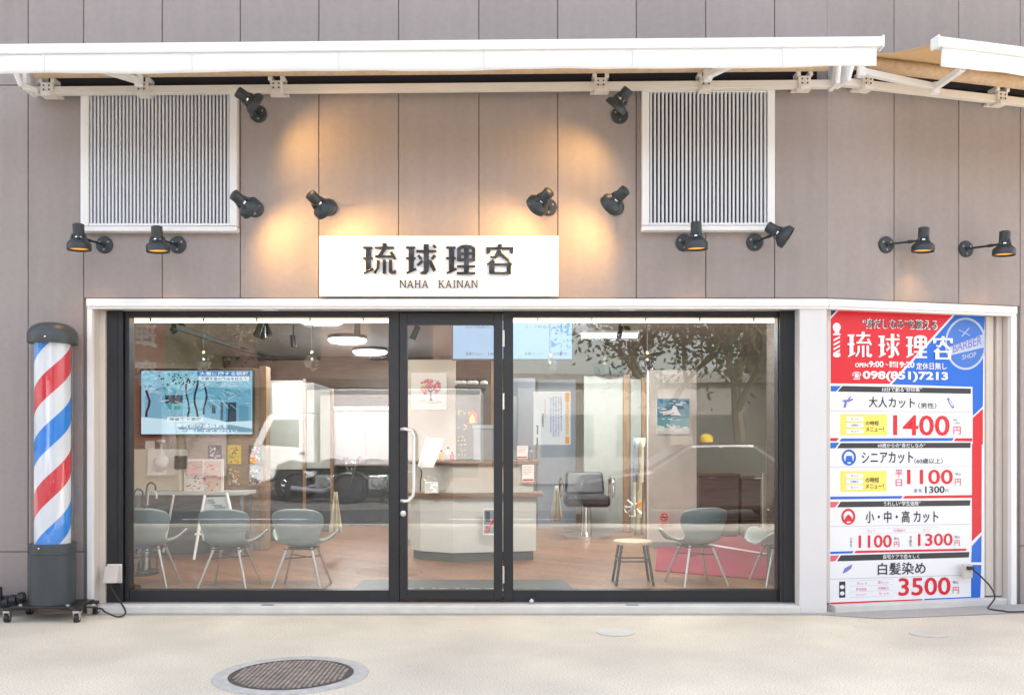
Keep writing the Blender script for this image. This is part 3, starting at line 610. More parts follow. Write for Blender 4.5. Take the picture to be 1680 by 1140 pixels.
# outlet and lead on the right jamb
t = thing('outlet_box', WA @ hitA(1588, 940, .045), 'cream outlet with a black plug beside the lower corner of the price poster', 'outlet')
mb = MB(WA); a = hitA(1580, 948, .045); b = hitA(1594, 925, .045); mb.box(a.x, b.x, .03, .07, a.z, b.z); mb.build('cover', 'beige_alu', t, bevel=.006)
mb = MB(WA); q = hitA(1589, 931, .03); mb.cyl((q.x-.02, .015, q.z), (q.x+.03, .015, q.z), .014); mb.build('plug', 'black', t)
q = hitA(1594, 932, .015); pts = [q, hitA(1608, 944, -.02), hitA(1625, 962, -.06), hitA(1632, 980, -.1), hitA(1621, 998, -.14), hitA(1628, 1015, -.2), hitA(1646, 1031, -.27), hitA(1680, 1041, -.33)]
mb = MB(WA)
for p_ in pts[3:]: p_.z = max(p_.z, .012)
mb.tube(cable(pts+[Vector((2.6, -.33, .012))]), .0065); t = mb.build('power_cable', 'black', None, smooth=True); tag(t, 'black cable hanging from the outlet by the poster to the ground', 'cable')

# ------------------------------------------------------------------ manhole and small covers
t = thing('manhole', P(480, 1105, -1.82), 'round iron manhole cover in a pale concrete ring', 'manhole')
cz = (0, 0, 1); mc = Vector((PX(480, -1.82), -1.84, 0))
MB().lathe([(.34, .002), (.34, .006), (.418, .007), (.422, .001)], mc, cz, 64, caps=False).build('concrete_ring', mat('worn_concrete_ring', (.46, .44, .41), .85, var=.14, scale=14, bump=.4, bscale=90), t, smooth=True)
M['iron'] = mat('rusty_iron', (.33, .27, .235), .7, .3, var=.3, scale=18, bump=.4, bscale=80)
mb = MB(); mb.lathe([(.338, .001), (.338, .007), (.322, .007), (.318, .004), (.0005, .004)], mc, cz, 64, caps=False)
for i in range(-12, 13):
    for j in range(-12, 13):
        x, y = i*.026, j*.026
        if x*x+y*y < .305**2: mb.box(mc.x+x-.009, mc.x+x+.009, mc.y+y-.009, mc.y+y+.009, .003, .010, 1)
mb.build('cover', [mat('dark_cast_iron', (.09, .072, .062), .8, .2, var=.3, scale=12), 'iron'], t)
for px, py, r, lab in ((1010, 1037, .13, 'small pale round cover in the paving before the right window'), (1523, 1040, .12, 'small pale round cover in the paving before the price poster')):
    Y = CAMZ*F/(py-730)-CAMD; c0 = Vector((PX(px, Y), Y, 0)); t = thing('valve_cover', c0, lab, 'cover', 'small covers in the paving')
    mb = MB(); mb.lathe([(r, .001), (r, .005), (r-.012, .006), (r-.018, .004), (.0005, .004)], c0, cz, 40, caps=False); mb.box(c0.x-.02, c0.x+.02, c0.y-.006, c0.y+.006, .0042, .0055, 0)
    mb.build('lid', mat('pale_grey_lid', (.56, .52, .46), .6, var=.08), t, smooth=True)

# ------------------------------------------------------------------ price poster in the recess of the turned wall
VP = .10
def A(cx, cy): return (1340+cx*340/1680, 490+cy*230/1136)
def Bq(cx, cy): return (1340+cx*340/1107, 710+cy*350/1140)
def pp(px, py, lay=0): q = hitA(px, py, VP); return Vector((q.x, VP-.0012*lay, q.z))
m_ = lambda nm, c, **k: M.__setitem__(nm, mat(nm, c, .35, **k))
m_('print_white', (.82, .82, .83)); m_('print_red', srgb(214, 22, 42)); m_('print_blue', srgb(18, 100, 204)); m_('print_navy', srgb(38, 34, 66)); m_('print_black', srgb(44, 45, 52))
m_('print_yellow', srgb(246, 224, 104)); m_('print_grey', srgb(190, 190, 200)); m_('print_pink', srgb(226, 92, 120)); m_('print_deepblue', srgb(6, 52, 130)); m_('print_paleblue', srgb(178, 190, 212)); m_('print_midblue', srgb(58, 112, 196)); m_('print_purple', srgb(120, 118, 190))
tl_, tr_, br_, bl_ = pp(1361.5, 506), pp(1616.5, 516.5), pp(1614.5, 984), pp(1361.5, 991)
x0, x1 = tl_.x, (tr_.x+br_.x)/2; z1 = (tl_.z+tr_.z)/2; z0 = (bl_.z+br_.z)/2
t = thing('price_poster', WA @ Vector(((x0+x1)/2, VP, z0)), 'tall red, white and blue price poster with Japanese text beside the shop window', 'poster')
MB(WA).box(x0, x1, VP, VP+.012, z0, z1).build('panel', 'print_white', t)
MB(WA).box(.06, x0-.004, VP-.005, VP+.03, .062, zb-.012).build('inner_post', 'beige_alu', t)
mb = MB(WA); q0, q1 = x1+.004, UW(1655); mb.box(q0, q0+.07, VP-.012, VP+.03, .062, zb-.012); mb.box(q0+.085, q1, VP-.03, VP+.03, .062, zb-.012); mb.box(q0+.07, q0+.085, VP+.02, VP+.03, .062, zb-.012); mb.build('shutter_rail', 'beige_alu', t, bevel=.003)
MB(WA).box(.06, q1, VP+.031, VP+.05, .06, zb-.011).build('backing_board', 'pillar', t)
def art(name, items, cv, mats):
    mb = MB(WA)
    for it in items:
        if it[0] == 'p': mb.poly([pp(*cv(*q), it[3]) for q in it[1]], it[2])
        elif it[0] == 't':
            _, body, (a, b, c_, d), mi, bold, lay = it[:6]; sk = it[6] if len(it) > 6 else 0
            def fn(u, v): return pp(*cv(a+(c_-a)*u, d+(b-d)*v+sk*u), lay)
            if max(map(ord, body)) > 0x3000 and bold >= .012:
                dz = .045*(d-b)*(1 if bold >= .05 else .55)
                for k_, (du, dv) in enumerate(((0, 0), (1, 0), (-1, 0), (0, 1), (0, -1))):
                    mb.text(body, lambda u, v, k_=k_, du=du, dv=dv: pp(*cv(a+(c_-a)*u+du*dz*.6, d+(b-d)*v+sk*u+dv*dz*.6), lay+.1*k_), 0, mi)
            else: mb.text(body, fn, bold, mi)
        elif it[0] == 'd':
            _, (cx, cy, rx, ry, rx2, ry2), mi, lay = it; n = 48
            for i in range(n):
                k0, k1 = 2*math.pi*i/n, 2*math.pi*(i+1)/n
                f = lambda r1, r2, k: pp(*cv(cx+r1*math.cos(k), cy+r2*math.sin(k)), lay)
                if rx2: mb.poly([f(rx, ry, k0), f(rx, ry, k1), f(rx2, ry2, k1), f(rx2, ry2, k0)], mi)
                else: mb.poly([f(rx, ry, k0), f(rx, ry, k1), f(.001, .001, k0)], mi)
        elif it[0] == 'k':
            _, key, (a, b, c_, d), mi, lay = it; i = 0
            xx0, xx1, yy0, yy1 = KB[key]
            for i, q in enumerate(KJ[key]):
                mb.poly([pp(*cv(a+(c_-a)*(u-xx0)/(xx1-xx0), b+(d-b)*(v-yy0)/(yy1-yy0)), lay+.12*i) for u, v in q], mi)
    return mb.build(name, mats, t)
R4 = lambda a, b, c_, d, s=0: [(a, b), (c_, b+s), (c_, d+s), (a, d)]
art('header', [
    ('p', [(180, 92), (1105, 128), (588, 690), (112, 686), (112, 166)], 0, 1), ('p', [(113, 92), (165, 92), (113, 144)], 1, 1),
    ('p', [(1122, 130), (1360, 137), (1350, 420), (1346, 872), (1264, 950), (1262, 714), (606, 694), (950, 322)], 2, 1),
    ('p', [(1346, 890), (1346, 1180), (1264, 1180), (1264, 966)], 0, 1),
    ('d', (1205, 365, 168, 212, 152, 194), 3, 2), ('d', (1205, 365, 150, 192, 0, 0), 4, 2),
    ('p', [(1078, 392), (1352, 285), (1352, 395), (1085, 458)], 3, 3),
    ('p', R4(1150, 250, 1240, 256, 46), 3, 3), ('p', [(1170, 305), (1230, 235), (1236, 240), (1176, 310)], 3, 3.3),
    ('t', 'BARBER', (1100, 366, 1335, 440), 5, .01, 4, -70), ('t', 'SHOP', (1175, 455, 1290, 495), 3, .01, 4, -25)], A,
    ['print_red', 'print_deepblue', 'print_blue', 'print_paleblue', 'print_midblue', 'print_purple'])
hl = ['print_white', 'print_white', 'print_black']
art('slogan', [
    ('t', '“身だしなみ”を整える', (372, 160, 976, 242), 1, .07, 3, 14), ('t', '“身だしなみ”を整える', (380, 168, 968, 236), 2, .012, 4, 14)], A, hl)
for k_ in (('k', 'ryu', (245, 268, 445, 475), 0, 4), ('k', 'kyu', (495, 285, 670, 478), 0, 4), ('k', 'ri', (718, 296, 890, 482), 0, 4), ('k', 'yo', (938, 304, 1098, 492), 0, 5.5)): art('character', [k_], A, hl)
art('opening_hours', [('t', 'OPEN', (308, 520, 415, 555), 0, .03, 3), ('t', '9:00', (422, 506, 540, 556), 0, .03, 3), ('t', '～', (552, 526, 578, 540), 0, .03, 3), ('t', '最終\n受付', (585, 508, 640, 556), 0, .02, 3), ('t', '19:20', (645, 510, 790, 560), 0, .03, 3), ('t', '定休日無し', (805, 518, 1050, 574), 0, .02, 3)], A, hl)
art('phone_number', [('t', '☎', (285, 592, 358, 660), 0, .02, 3), ('t', '098(851)7213', (370, 584, 1062, 668), 0, .035, 3, 10)], A, hl)
art('pole_icon', [('d', (160, 232, 32, 36, 0, 0), 0, 3), ('p', [(142, 262), (180, 264), (180, 282), (142, 280)], 0, 3.4), ('p', R4(130, 284, 190, 296), 0, 3)]
    + [('p', [(134, 330+k*36), (186, 302+k*36), (186, 318+k*36), (134, 346+k*36)], 0, 3) for k in range(4)] + [('p', R4(132, 440, 188, 450), 0, 3), ('d', (160, 458, 30, 17, 0, 0), 0, 3.3)], A, ['print_white', 'print_white', 'print_black'])
yen = lambda a, b, c_, d: [('t', '円', (a, b, c_, d), 3, .02, 2)]
def pills(x, y, w, h, st, words, mi_p, mi_t, s=0):
    out = []
    for k, wd in enumerate(words):
        out += [('p', R4(x, y+st*k, x+w, y+st*k+h, s), mi_p, 2.5), ('t', wd, (x+w*.27, y+st*k+h*.25, x+w*.73, y+st*k+h*.78), mi_t, .0, 3.5)]
    return out
ms = ['print_black', 'print_blue', 'print_navy', 'print_pink', 'print_red', 'print_yellow', 'print_grey', 'print_white', 'print_purple']
art('price_row', [('p', [(208, 706), (1250, 728), (1248, 770), (168, 752)], 0, 1), ('p', [(113, 706), (196, 707), (156, 751), (113, 750)], 1, 1),
    ('t', '10分で創る“好印象”', (530, 716, 850, 754), 7, .03, 2), ('t', '大人カット', (420, 793, 795, 878), 2, .03, 2, 8), ('t', '（男性）', (822, 842, 968, 890), 2, .01, 2),
    ('p', [(112, 905), (1250, 916), (1250, 922), (112, 911)], 6, 1), ('p', R4(190, 935, 570, 1106), 5, 1)] + pills(238, 955, 138, 36, 50, ('カット', 'お顔剃り', 'セット'), 7, 2) +
    [('t', 'の時短', (395, 990, 500, 1025), 2, .02, 2.5), ('t', 'メニュー！', (398, 1038, 540, 1075), 2, .02, 2.5), ('t', '1400', (618, 940, 1076, 1106), 4, .016, 2, 6), ('t', '税込', (1106, 972, 1140, 990), 2, 0, 2), ('t', '1,400', (1108, 1000, 1160, 1014), 2, 0, 2)] + yen(1106, 1036, 1166, 1100) +
    [('p', [(200, 828), (228, 816), (246, 826), (236, 880), (214, 884), (226, 836)], 8, 2), ('p', [(240, 824), (272, 788), (280, 792), (262, 816), (292, 806), (290, 822), (250, 838)], 8, 2.3), ('p', [(1052, 810), (1068, 800), (1116, 876), (1098, 890)], 8, 2), ('p', [(1066, 822), (1072, 818), (1104, 868), (1096, 872)], 7, 3)], A, ms)
art('price_row', [('p', [(72, 27), (118, 27), (105, 44), (72, 44)], 4, 1), ('p', [(132, 29), (732, 27), (722, 43), (120, 45)], 1, 1), ('p', [(742, 28), (830, 28), (830, 45), (731, 44)], 4, 1),
    ('p', [(128, 54), (822, 52), (820, 80), (108, 82)], 0, 1), ('p', [(72, 52), (120, 52), (98, 82), (72, 82)], 1, 1), ('t', '60歳からの“身だしなみ”', (325, 56, 578, 77), 7, .03, 2), ('t', 'シニアカット', (240, 102, 514, 164), 2, .03, 2, -3), ('t', '（60歳以上）', (520, 135, 672, 164), 2, .01, 2),
    ('d', (171, 131, 38, 43, 27, 32), 1, 2), ('p', [(158, 122), (186, 122), (192, 152), (196, 160), (172, 172), (148, 160), (152, 152)], 1, 2.4), ('p', [(162, 156), (182, 156), (180, 163), (164, 163)], 7, 3), ('p', [(71, 181), (820, 178), (820, 181), (71, 184)], 6, 1),
    ('p', R4(125, 203, 373, 314, -1), 5, 1)] + pills(155, 217, 90, 24, 31, ('カット', 'お顔剃り', 'セット'), 7, 2) + [('t', 'の時短', (260, 238, 330, 264), 2, .02, 2.5), ('t', 'メニュー！', (260, 272, 356, 296), 2, .02, 2.5),
    ('t', '平', (418, 196, 458, 236), 3, .02, 2), ('t', '日', (421, 247, 455, 284), 3, .02, 2), ('t', '1100', (482, 195, 726, 274), 4, .016, 2), ('t', '税込', (740, 212, 770, 226), 2, 0, 2), ('t', '通 常', (516, 298, 560, 318), 2, .0, 2), ('t', '1300', (578, 285, 682, 322), 2, .02, 2, -2), ('t', '円', (686, 300, 702, 318), 2, 0, 2)] + yen(738, 244, 769, 280), Bq, ms)
art('price_row', [('p', [(72, 340), (460, 336), (450, 350), (72, 355)], 1, 1), ('p', [(470, 336), (829, 331), (829, 346), (459, 350)], 4, 1), ('p', [(128, 367), (820, 359), (818, 388), (108, 397)], 0, 1), ('p', [(72, 368), (120, 367), (98, 397), (72, 398)], 3, 1),
    ('t', 'うれしい“学生価格”', (356, 366, 552, 390), 7, .03, 2, -3), ('t', '小・中・高 カット', (260, 417, 648, 480), 2, .03, 2, -3), ('d', (168, 447, 37, 43, 26, 31), 4, 2), ('p', [(156, 446), (168, 434), (182, 446), (192, 466), (168, 486), (146, 466)], 4, 2.4), ('p', [(158, 473), (180, 473), (178, 480), (160, 480)], 7, 3),
    ('p', [(71, 498), (818, 485), (818, 488), (71, 501)], 6, 1), ('t', 'カット', (268, 516, 312, 530), 3, 0, 2), ('t', 'お顔剃り', (410, 513, 472, 528), 3, 0, 2), ('t', 'セット', (566, 510, 606, 524), 3, 0, 2),
    ('t', '小\n学\n生', (176, 556, 190, 608), 2, .0, 2), ('t', '中\n高\n生', (493, 548, 508, 604), 2, .0, 2), ('t', '1100', (223, 546, 400, 614), 4, .016, 2, -3), ('t', '1300', (540, 538, 725, 604), 4, .016, 2, -3), ('t', '税込', (412, 556, 440, 570), 2, 0, 2), ('t', '税込', (736, 548, 764, 562), 2, 0, 2)]
    + [('p', R4(a, b, a+143, b+1.5, -3), 6, 1) for a, b in ((220, 511), (220, 537), (370, 508), (370, 534), (515, 505), (515, 531))] + yen(412, 580, 440, 608) + yen(735, 572, 763, 602), Bq, ms)
art('price_row', [('p', [(72, 634), (196, 630), (190, 642), (72, 646)], 1, 1), ('p', [(208, 629), (800, 617), (796, 629), (199, 641)], 4, 1), ('p', [(128, 653), (815, 635), (812, 664), (108, 685)], 0, 1), ('p', [(72, 655), (120, 653), (98, 684), (72, 686)], 3, 1),
    ('t', '自宅ケアで若々しく', (354, 650, 546, 672), 7, .03, 2, -4), ('t', '白髪染め', (326, 694, 580, 758), 2, .02, 2, -6), ('p', [(136, 752), (148, 722), (190, 700), (182, 724), (160, 740)], 8, 2), ('p', [(71, 779), (815, 756), (815, 759), (71, 782)], 6, 1),
    ('p', R4(119, 794, 152, 880, -2), 0, 1), ('d', (135, 822, 12, 11, 0, 0), 7, 2), ('d', (135, 856, 12, 11, 0, 0), 7, 2), ('t', '3500', (436, 774, 714, 870), 4, .016, 2, -6), ('t', '税込', (726, 790, 756, 804), 2, 0, 2)] +
    [('t', w_, (a, b, a+58, b+14), 3, 0, 2) for w_, a, b in (('カット', 212, 796), ('眉カット', 326, 790), ('育毛促進', 208, 826), ('お顔剃り', 326, 821), ('シャンプー', 208, 856), ('セット', 330, 850))] + [('p', R4(176, b, 408, b+1.5, -10), 6, 1) for b in (790, 818, 848, 878)] + yen(726, 822, 758, 856) +
    [('p', [(72, 905), (566, 886), (558, 900), (72, 914)], 4, 1), ('p', [(576, 885), (824, 874), (824, 889), (566, 899)], 1, 1)], Bq, ms)
art('side_band', [('p', [(829, 60), (881, 60), (880, 528), (828, 578)], 0, 1), ('p', [(828, 604), (880, 545), (879, 690), (824, 690)], 1, 1), ('p', [(824, 704), (879, 704), (873, 884), (824, 888)], 1, 1)], Bq, ['print_red', 'print_blue'])

# ------------------------------------------------------------------ inside the shop
def at(px, py, Z): return P(px, py, Z-CAMD)
# lamps
def led(px0, px1, lab):
    Y = .42; a, b = PX(px0, Y), PX(px1, Y); z = PZ(523.5, Y)
    t = thing('light_strip', ((a+b)/2, Y, z), lab, 'ceiling light')
    MB().box(a, b, Y-.02, Y+.03, z+.018, z+.035).build('housing', 'white_alu', t); MB().box(a+.01, b-.01, Y-.018, Y+.028, z-.026, z+.0175).build('diffuser', 'emit_led', t)
    ld = bpy.data.lights.new('strip_bulb', 'AREA'); ld.shape = 'RECTANGLE'; ld.size = b-a; ld.size_y = .05; ld.energy = 11; ld.color = (1, .93, .82)
    lo = bpy.data.objects.new('strip_bulb', ld); COL.objects.link(lo); lo.parent = t; lo.location = (0, .03, -.03); lo.rotation_euler = (R(38), 0, 0)
    for k in range(5): mb = MB(); x = a+(b-a)*(k+.5)/5; mb.box(x-.007, x+.007, Y-.022, Y+.032, z-.021, z+.036); mb.box(x-.005, x+.005, Y, Y+.01, z+.036, CZ); mb.build('clip', 'black', t)
led(205, 640, 'long warm light strip behind the top of the left window'); led(838, 1280, 'long warm light strip behind the top of the right window')
for px, Z, lab in ((570, 12.6, 'round white ceiling lamp, middle of the three behind the left window'), (607, 14.2, 'round white ceiling lamp, farthest of the three behind the left window'), (528, 10.6, 'round white ceiling lamp, nearest of the three, half hidden by the window head'), (958, 10.2, 'round white ceiling lamp behind the top of the right window')):
    x = (px-840)/F*Z; Y = Z-CAMD; t = thing('ceiling_lamp', (x, Y, CZ-.11), lab, 'ceiling light', 'round ceiling lamps')
    MB().lathe([(.25, CZ-.001), (.27, CZ-.02), (.27, CZ-.05)], (x, Y, 0), (0, 0, 1), 40).build('rim', 'darkgrey', t, smooth=True)
    MB().lathe([(.26, CZ-.051), (.265, CZ-.075), (.23, CZ-.10), (.12, CZ-.115), (.002, CZ-.118)], (x, Y, 0), (0, 0, 1), 40).build('diffuser', 'emit_round', t, smooth=True)
    ld = bpy.data.lights.new('ceiling_bulb', 'AREA'); ld.shape = 'DISK'; ld.size = .5; ld.energy = 10; ld.color = (.97, .98, 1)
    lo = bpy.data.objects.new('ceiling_bulb', ld); COL.objects.link(lo); lo.parent = t; lo.location = (0, 0, -.02)
Z = 11.2; a, b = at(955, 553, Z), at(1046, 557, Z)
t = thing('tube_light', at(1000, 552, Z), 'white tube light on the ceiling behind the right window', 'ceiling light')
MB().box(a.x, b.x, a.y, a.y+.12, a.z, a.z+.05).build('tube', 'emit_round', t); MB().box(a.x-.03, b.x+.03, a.y-.02, a.y+.14, a.z+.051, a.z+.08).build('housing', 'white_alu', t); mb = MB(); mb.cyl((a.x+.2, a.y+.06, a.z+.08), (a.x+.2, a.y+.06, CZ), .006); mb.cyl((b.x-.2, a.y+.06, a.z+.08), (b.x-.2, a.y+.06, CZ), .006); mb.build('rod', 'chrome', t)
ld = bpy.data.lights.new('tube_bulb', 'AREA'); ld.shape = 'RECTANGLE'; ld.size = .75; ld.size_y = .12; ld.energy = 13; lo = bpy.data.objects.new('tube_bulb', ld); COL.objects.link(lo); lo.parent = t; lo.location = (0, .06, -.03)
# crystal pendants
for px, py, lab in ((334, 595, 'glass pendant lamp in front of the television'), (512, 595, 'glass pendant lamp left of the round ceiling lamps'), (902, 600, 'glass pendant lamp in front of the menu screen'), (1062, 596, 'glass pendant lamp near the potted palm')):
    q = P(px, py, 1.0); t = thing('pendant_lamp', (q.x, q.y, q.z-.07), lab, 'pendant lamp', 'glass pendant lamps')
    bm = MB(); r = .068
    for k in range(7):
        pass
    prof = [(.012, .075), (.045, .05), (.072, .008), (.05, -.045), (.004, -.075)]
    bm.lathe(prof, q, (0, 0, 1), 5); bm.build('shade', 'crystal', t)
    bm = MB(); bm.lathe([(.016, .078), (.016, .10)], q, (0, 0, 1), 12); bm.build('socket', mat('brass', (.6, .42, .18), .3, 1), t)
    MB().ball(q+Vector((0, 0, .03)), .014).build('bulb', mat('frosted_bulb', (.8, .78, .74), .3), t, smooth=True)
    MB().cyl((q.x, q.y, q.z+.1), (q.x, q.y, CZ), .0035, n=6).build('cord', 'black', t)
# small black track spots
for px, py, Z, tilt, lab in ((291, 538, 9.6, (-.8, -.2, -.6), 'small black track spot at the far left of the ceiling'), (424, 542, 9.8, (-.3, -.2, -1), 'first of the cluster of black track spots behind the left window'), (431, 545, 10.2, (.1, -.2, -1), 'middle of the cluster of black track spots behind the left window'), (439, 541, 10.6, (.5, -.3, -1), 'last of the cluster of black track spots behind the left window'), (481, 560, 11.5, (.1, .1, -1), 'black track spot hanging lower beyond the cluster'), (586, 540, 9.4, (0, 0, -1), 'black cylinder spot in front of the round ceiling lamps'),
        (1017, 545, 11.2, (-.2, -.2, -1), 'black track spot beside the potted palm'), (1031, 543, 11.6, (.4, -.2, -1), 'black track spot right of the potted palm'), (681, 546, 10, (-.4, 0, -.9), 'black track spot behind the top of the entrance door')):
    q = at(px, py, Z); t = thing('track_spot', (q.x, q.y, q.z-.05), lab, 'track light', 'black track spots inside'); d = Vector(tilt).normalized()
    MB().lathe([(.028, -.08), (.032, -.075), (.036, .07), (.03, .075)], q, d, 14).build('lamp_body', 'black', t, smooth=True)
    MB().cyl(q, (q.x, q.y, CZ), .008, n=8).build('stem', 'black', t)
# partitions and wall panels
M['greenpanel'] = mat('grey_green_panel', (.36, .38, .345), .55, var=.05)
M['pinkwhite'] = mat('truck_box_proxy_pink', (.50, .45, .45), .5, var=.03); M['paper0'] = mat('truck_box_proxy_edge', (.68, .67, .66), .45)
M['creamwall'] = mat('cream_panel', (.64, .60, .53), .6, var=.04, scale=3)
M['post'] = woodmat('oak_post', (.26, .16, .09), (.36, .24, .14), (8, 8, 1), .5)
M['concpanel'] = mat('light_concrete_board', (.60, .57, .53), .75, var=.08, scale=5)
def slab(name, cat, lab, px0, px1, py, Z, th, m1, posts=()):
    a, b = at(px0, py, Z), at(px1, py, Z); t = thing(name, ((a.x+b.x)/2, a.y, FZ), lab, cat)
    MB().box(a.x, b.x, a.y, a.y+th, FZ+.001, a.z).build('panel', m1, t, bevel=.004)
    MB().box(a.x+.003, b.x-.003, a.y-.012, a.y-.0005, FZ+.001, FZ+.07).build('skirting', 'grey_alu', t)
    for p0, p1 in posts: u, v = at(p0, 0, Z).x, at(p1, 0, Z).x; MB().box(u, v, a.y-.03, a.y+th+.03, FZ+.001, a.z+.02).build('post', 'post', t, bevel=.004)
    return t, a, b
slab('partition', 'partition', 'tan timber partition carrying the television', 200, 426, 604, 10.2, .12, 'tanwood', ((426.3, 438),))
def slab2(lab, px0, px1, py, pm, Z, post):  # added partitions echoing the mirrored truck's pale top and dark underside
    a, b, c_ = at(px0, py, Z), at(px1, py, Z), at(px0, pm, Z); t = thing('partition', ((a.x+b.x)/2, a.y, FZ), lab, 'partition')
    MB().box(a.x, b.x, a.y, a.y+.06, c_.z, a.z).build('upper_panel', 'palepanel', t, bevel=.004); MB().box(a.x, b.x, a.y+.004, a.y+.056, FZ+.001, c_.z-.001).build('lower_panel', 'darkboard', t)
    MB().box(b.x+.001, at(post, 0, Z).x, a.y-.02, a.y+.08, FZ+.001, a.z+.02).build('post', 'post', t, bevel=.004)
M['palepanel'] = mat('pale_grey_green_panel', (.52, .54, .49), .55, var=.05); M['darkboard'] = mat('charcoal_board', (.05, .056, .06), .4, var=.2)
slab2('added pale topped partition echoing the mirrored truck, just right of the television', 442, 497, 624, 770, 11.2, 500)
slab2('narrow added pale topped partition echoing the mirrored truck, left of the round lamps, farther back', 503, 542, 640, 768, 12.4, 546)
Z = 13.2; a, b = at(548, 764, Z), at(660, 667, Z); t = thing('reflection_proxy', ((a.x+b.x)/2, a.y, FZ), 'added pinkish white cabinet on a dark base under the round ceiling lamps', 'proxy')  # added inside to stand in for the mirrored cargo box and its dark underside
MB().box(a.x, b.x, a.y, a.y+.5, a.z, b.z-.06).build('proxy_body', 'pinkwhite', t, bevel=.006); MB().box(a.x-.02, b.x+.02, a.y-.02, a.y+.52, b.z-.0595, b.z).build('proxy_top', 'paper0', t, bevel=.006); MB().box(a.x+.03, b.x-.03, a.y+.04, a.y+.48, FZ+.001, a.z-.001).build('base', 'darkboard', t)
x_ = at(601, 0, Z).x
for u0, u1 in ((a.x+.02, x_-.008), (x_+.008, b.x-.02)): MB().box(u0, u1, a.y-.016, a.y-.001, a.z+.02, b.z-.08).build('proxy_panel', 'pinkwhite', t, bevel=.003)
Z = 11.6  # dark boxes added to imitate the shadow under the mirrored taxi
for p0, p1, y0_, lab in ((1147, 1212, 777, 'dark brown cabinet standing in for the shadow under the mirrored taxi, behind the turned chair'), (1217, 1248, 782, 'narrow dark brown cabinet standing in for the same shadow, right of the wider one')):
    a, b = at(p0, 864, Z), at(p1, y0_, Z); t = thing('reflection_proxy', ((a.x+b.x)/2, a.y, FZ), lab, 'proxy'); MB().box(a.x, b.x, a.y, a.y+.4, FZ+.03, b.z-.03).build('proxy_body', 'brownwood', t, bevel=.006); MB().box(a.x-.015, b.x+.015, a.y-.015, a.y+.41, b.z-.0295, b.z).build('proxy_top', 'brownwood', t, bevel=.004); MB().box(a.x+.02, b.x-.02, a.y+.03, a.y+.38, FZ+.001, FZ+.0295).build('base', 'black', t)
slab('partition', 'partition', 'wide grey green partition under the potted palm', 958, 1022, 617, 12.3, .08, 'greenpanel', ((1022.3, 1033),))
slab('partition', 'partition', 'short recessed partition between the two oak posts', 1034, 1052, 622, 12.3, .05, 'greenpanel', ((1052.3, 1063),))
slab('partition', 'partition', 'light concrete board carrying the blue sea picture', 1063.5, 1143, 607, 10.4, .10, 'concpanel')
slab('partition', 'partition', 'cream panel carrying the tree painting behind the counter', 667, 747, 590, 10.7, .10, 'creamwall', ((806, 812),))
M['bluegrey'] = mat('blue_grey_panel', (.23, .26, .295), .5, var=.05); M['darkboard'] = mat('charcoal_board', (.06, .068, .072), .4, var=.2)
slab('partition', 'partition', 'blue grey panel behind the right end of the counter', 838, 878, 620, 10.9, .08, 'bluegrey')
slab('partition', 'partition', 'low blue grey panel behind the white notice', 882, 945, 622, 12.8, .08, 'bluegrey')
slab('partition', 'partition', 'pale green board at the right end of the shop', 1252, 1310, 776, 10.8, .05, 'greenpanel')
# added bar standing in for the mirrored roof edge opposite
a = at(290, 535, 9.7)
t = MB(); rect_tube(t, (at(285, 535, 9.2)), at(455, 592, 14.6), .05, .05); t = t.build('roof_edge_proxy', 'black'); tag(t, 'added black bar standing in for the mirrored roof edge, slanting across the ceiling behind the left window', 'bar')
# television: snowy street picture
Z = 10.1; a, b = at(230, 714, Z), at(416, 605, Z)
t = thing('television', ((a.x+b.x)/2, a.y, a.z), 'wall television showing a snowy street behind the left window', 'television')
MB().box(a.x, b.x, a.y, a.y+.05, a.z, b.z).build('case', 'black', t, bevel=.006); MB().box(a.x+.3, b.x-.3, a.y+.0505, a.y+.099, a.z+.15, b.z-.15).build('wall_mount', 'black', t)
es = .24
E_ = {k: emat('screen_'+k, srgb(*c), es) for k, c in dict(sky=(140, 196, 218), snow=(196, 230, 244), house=(112, 172, 198), dark=(28, 66, 88), trunk=(40, 44, 52), blue=(22, 120, 190), white=(240, 250, 255), teal=(30, 150, 150), mid=(84, 150, 180)).items()}
def scr(px, py, lay): q = at(px, py, Z); return Vector((q.x, q.y-.002-.001*lay, q.z))
mb = MB(); mm = ['sky', 'snow', 'house', 'dark', 'trunk', 'blue', 'white', 'teal', 'mid']; ix = {k: i for i, k in enumerate(mm)}
def sq(x0, y0, x1, y1, k, lay): mb.poly([scr(x0, y1, lay), scr(x1, y1, lay), scr(x1, y0, lay), scr(x0, y0, lay)], ix[k])
sq(232, 608, 414, 712, 'sky', 0); mb.poly([scr(*q, 1) for q in ((238, 690), (238, 650), (262, 634), (300, 640), (336, 634), (412, 640), (412, 690))], ix['house']); mb.poly([scr(*q, 2) for q in ((300, 690), (300, 652), (336, 640), (336, 690))], ix['sky'])
sq(271, 648, 300, 662, 'dark', 3); sq(273, 663, 282, 672, 'teal', 3); sq(286, 663, 296, 672, 'teal', 3); sq(362, 660, 388, 694, 'dark', 3); sq(348, 664, 354, 678, 'dark', 3); sq(366, 662, 374, 690, 'mid', 4); sq(392, 664, 408, 694, 'mid', 3)
mb.poly([scr(*q, 4) for q in ((232, 712), (232, 684), (280, 688), (330, 683), (372, 692), (414, 690), (414, 712))], ix['snow']); mb.poly([scr(*q, 5) for q in ((290, 700), (330, 694), (380, 697), (414, 703), (414, 709), (300, 708))], ix['mid'])
rt = random.Random(5)
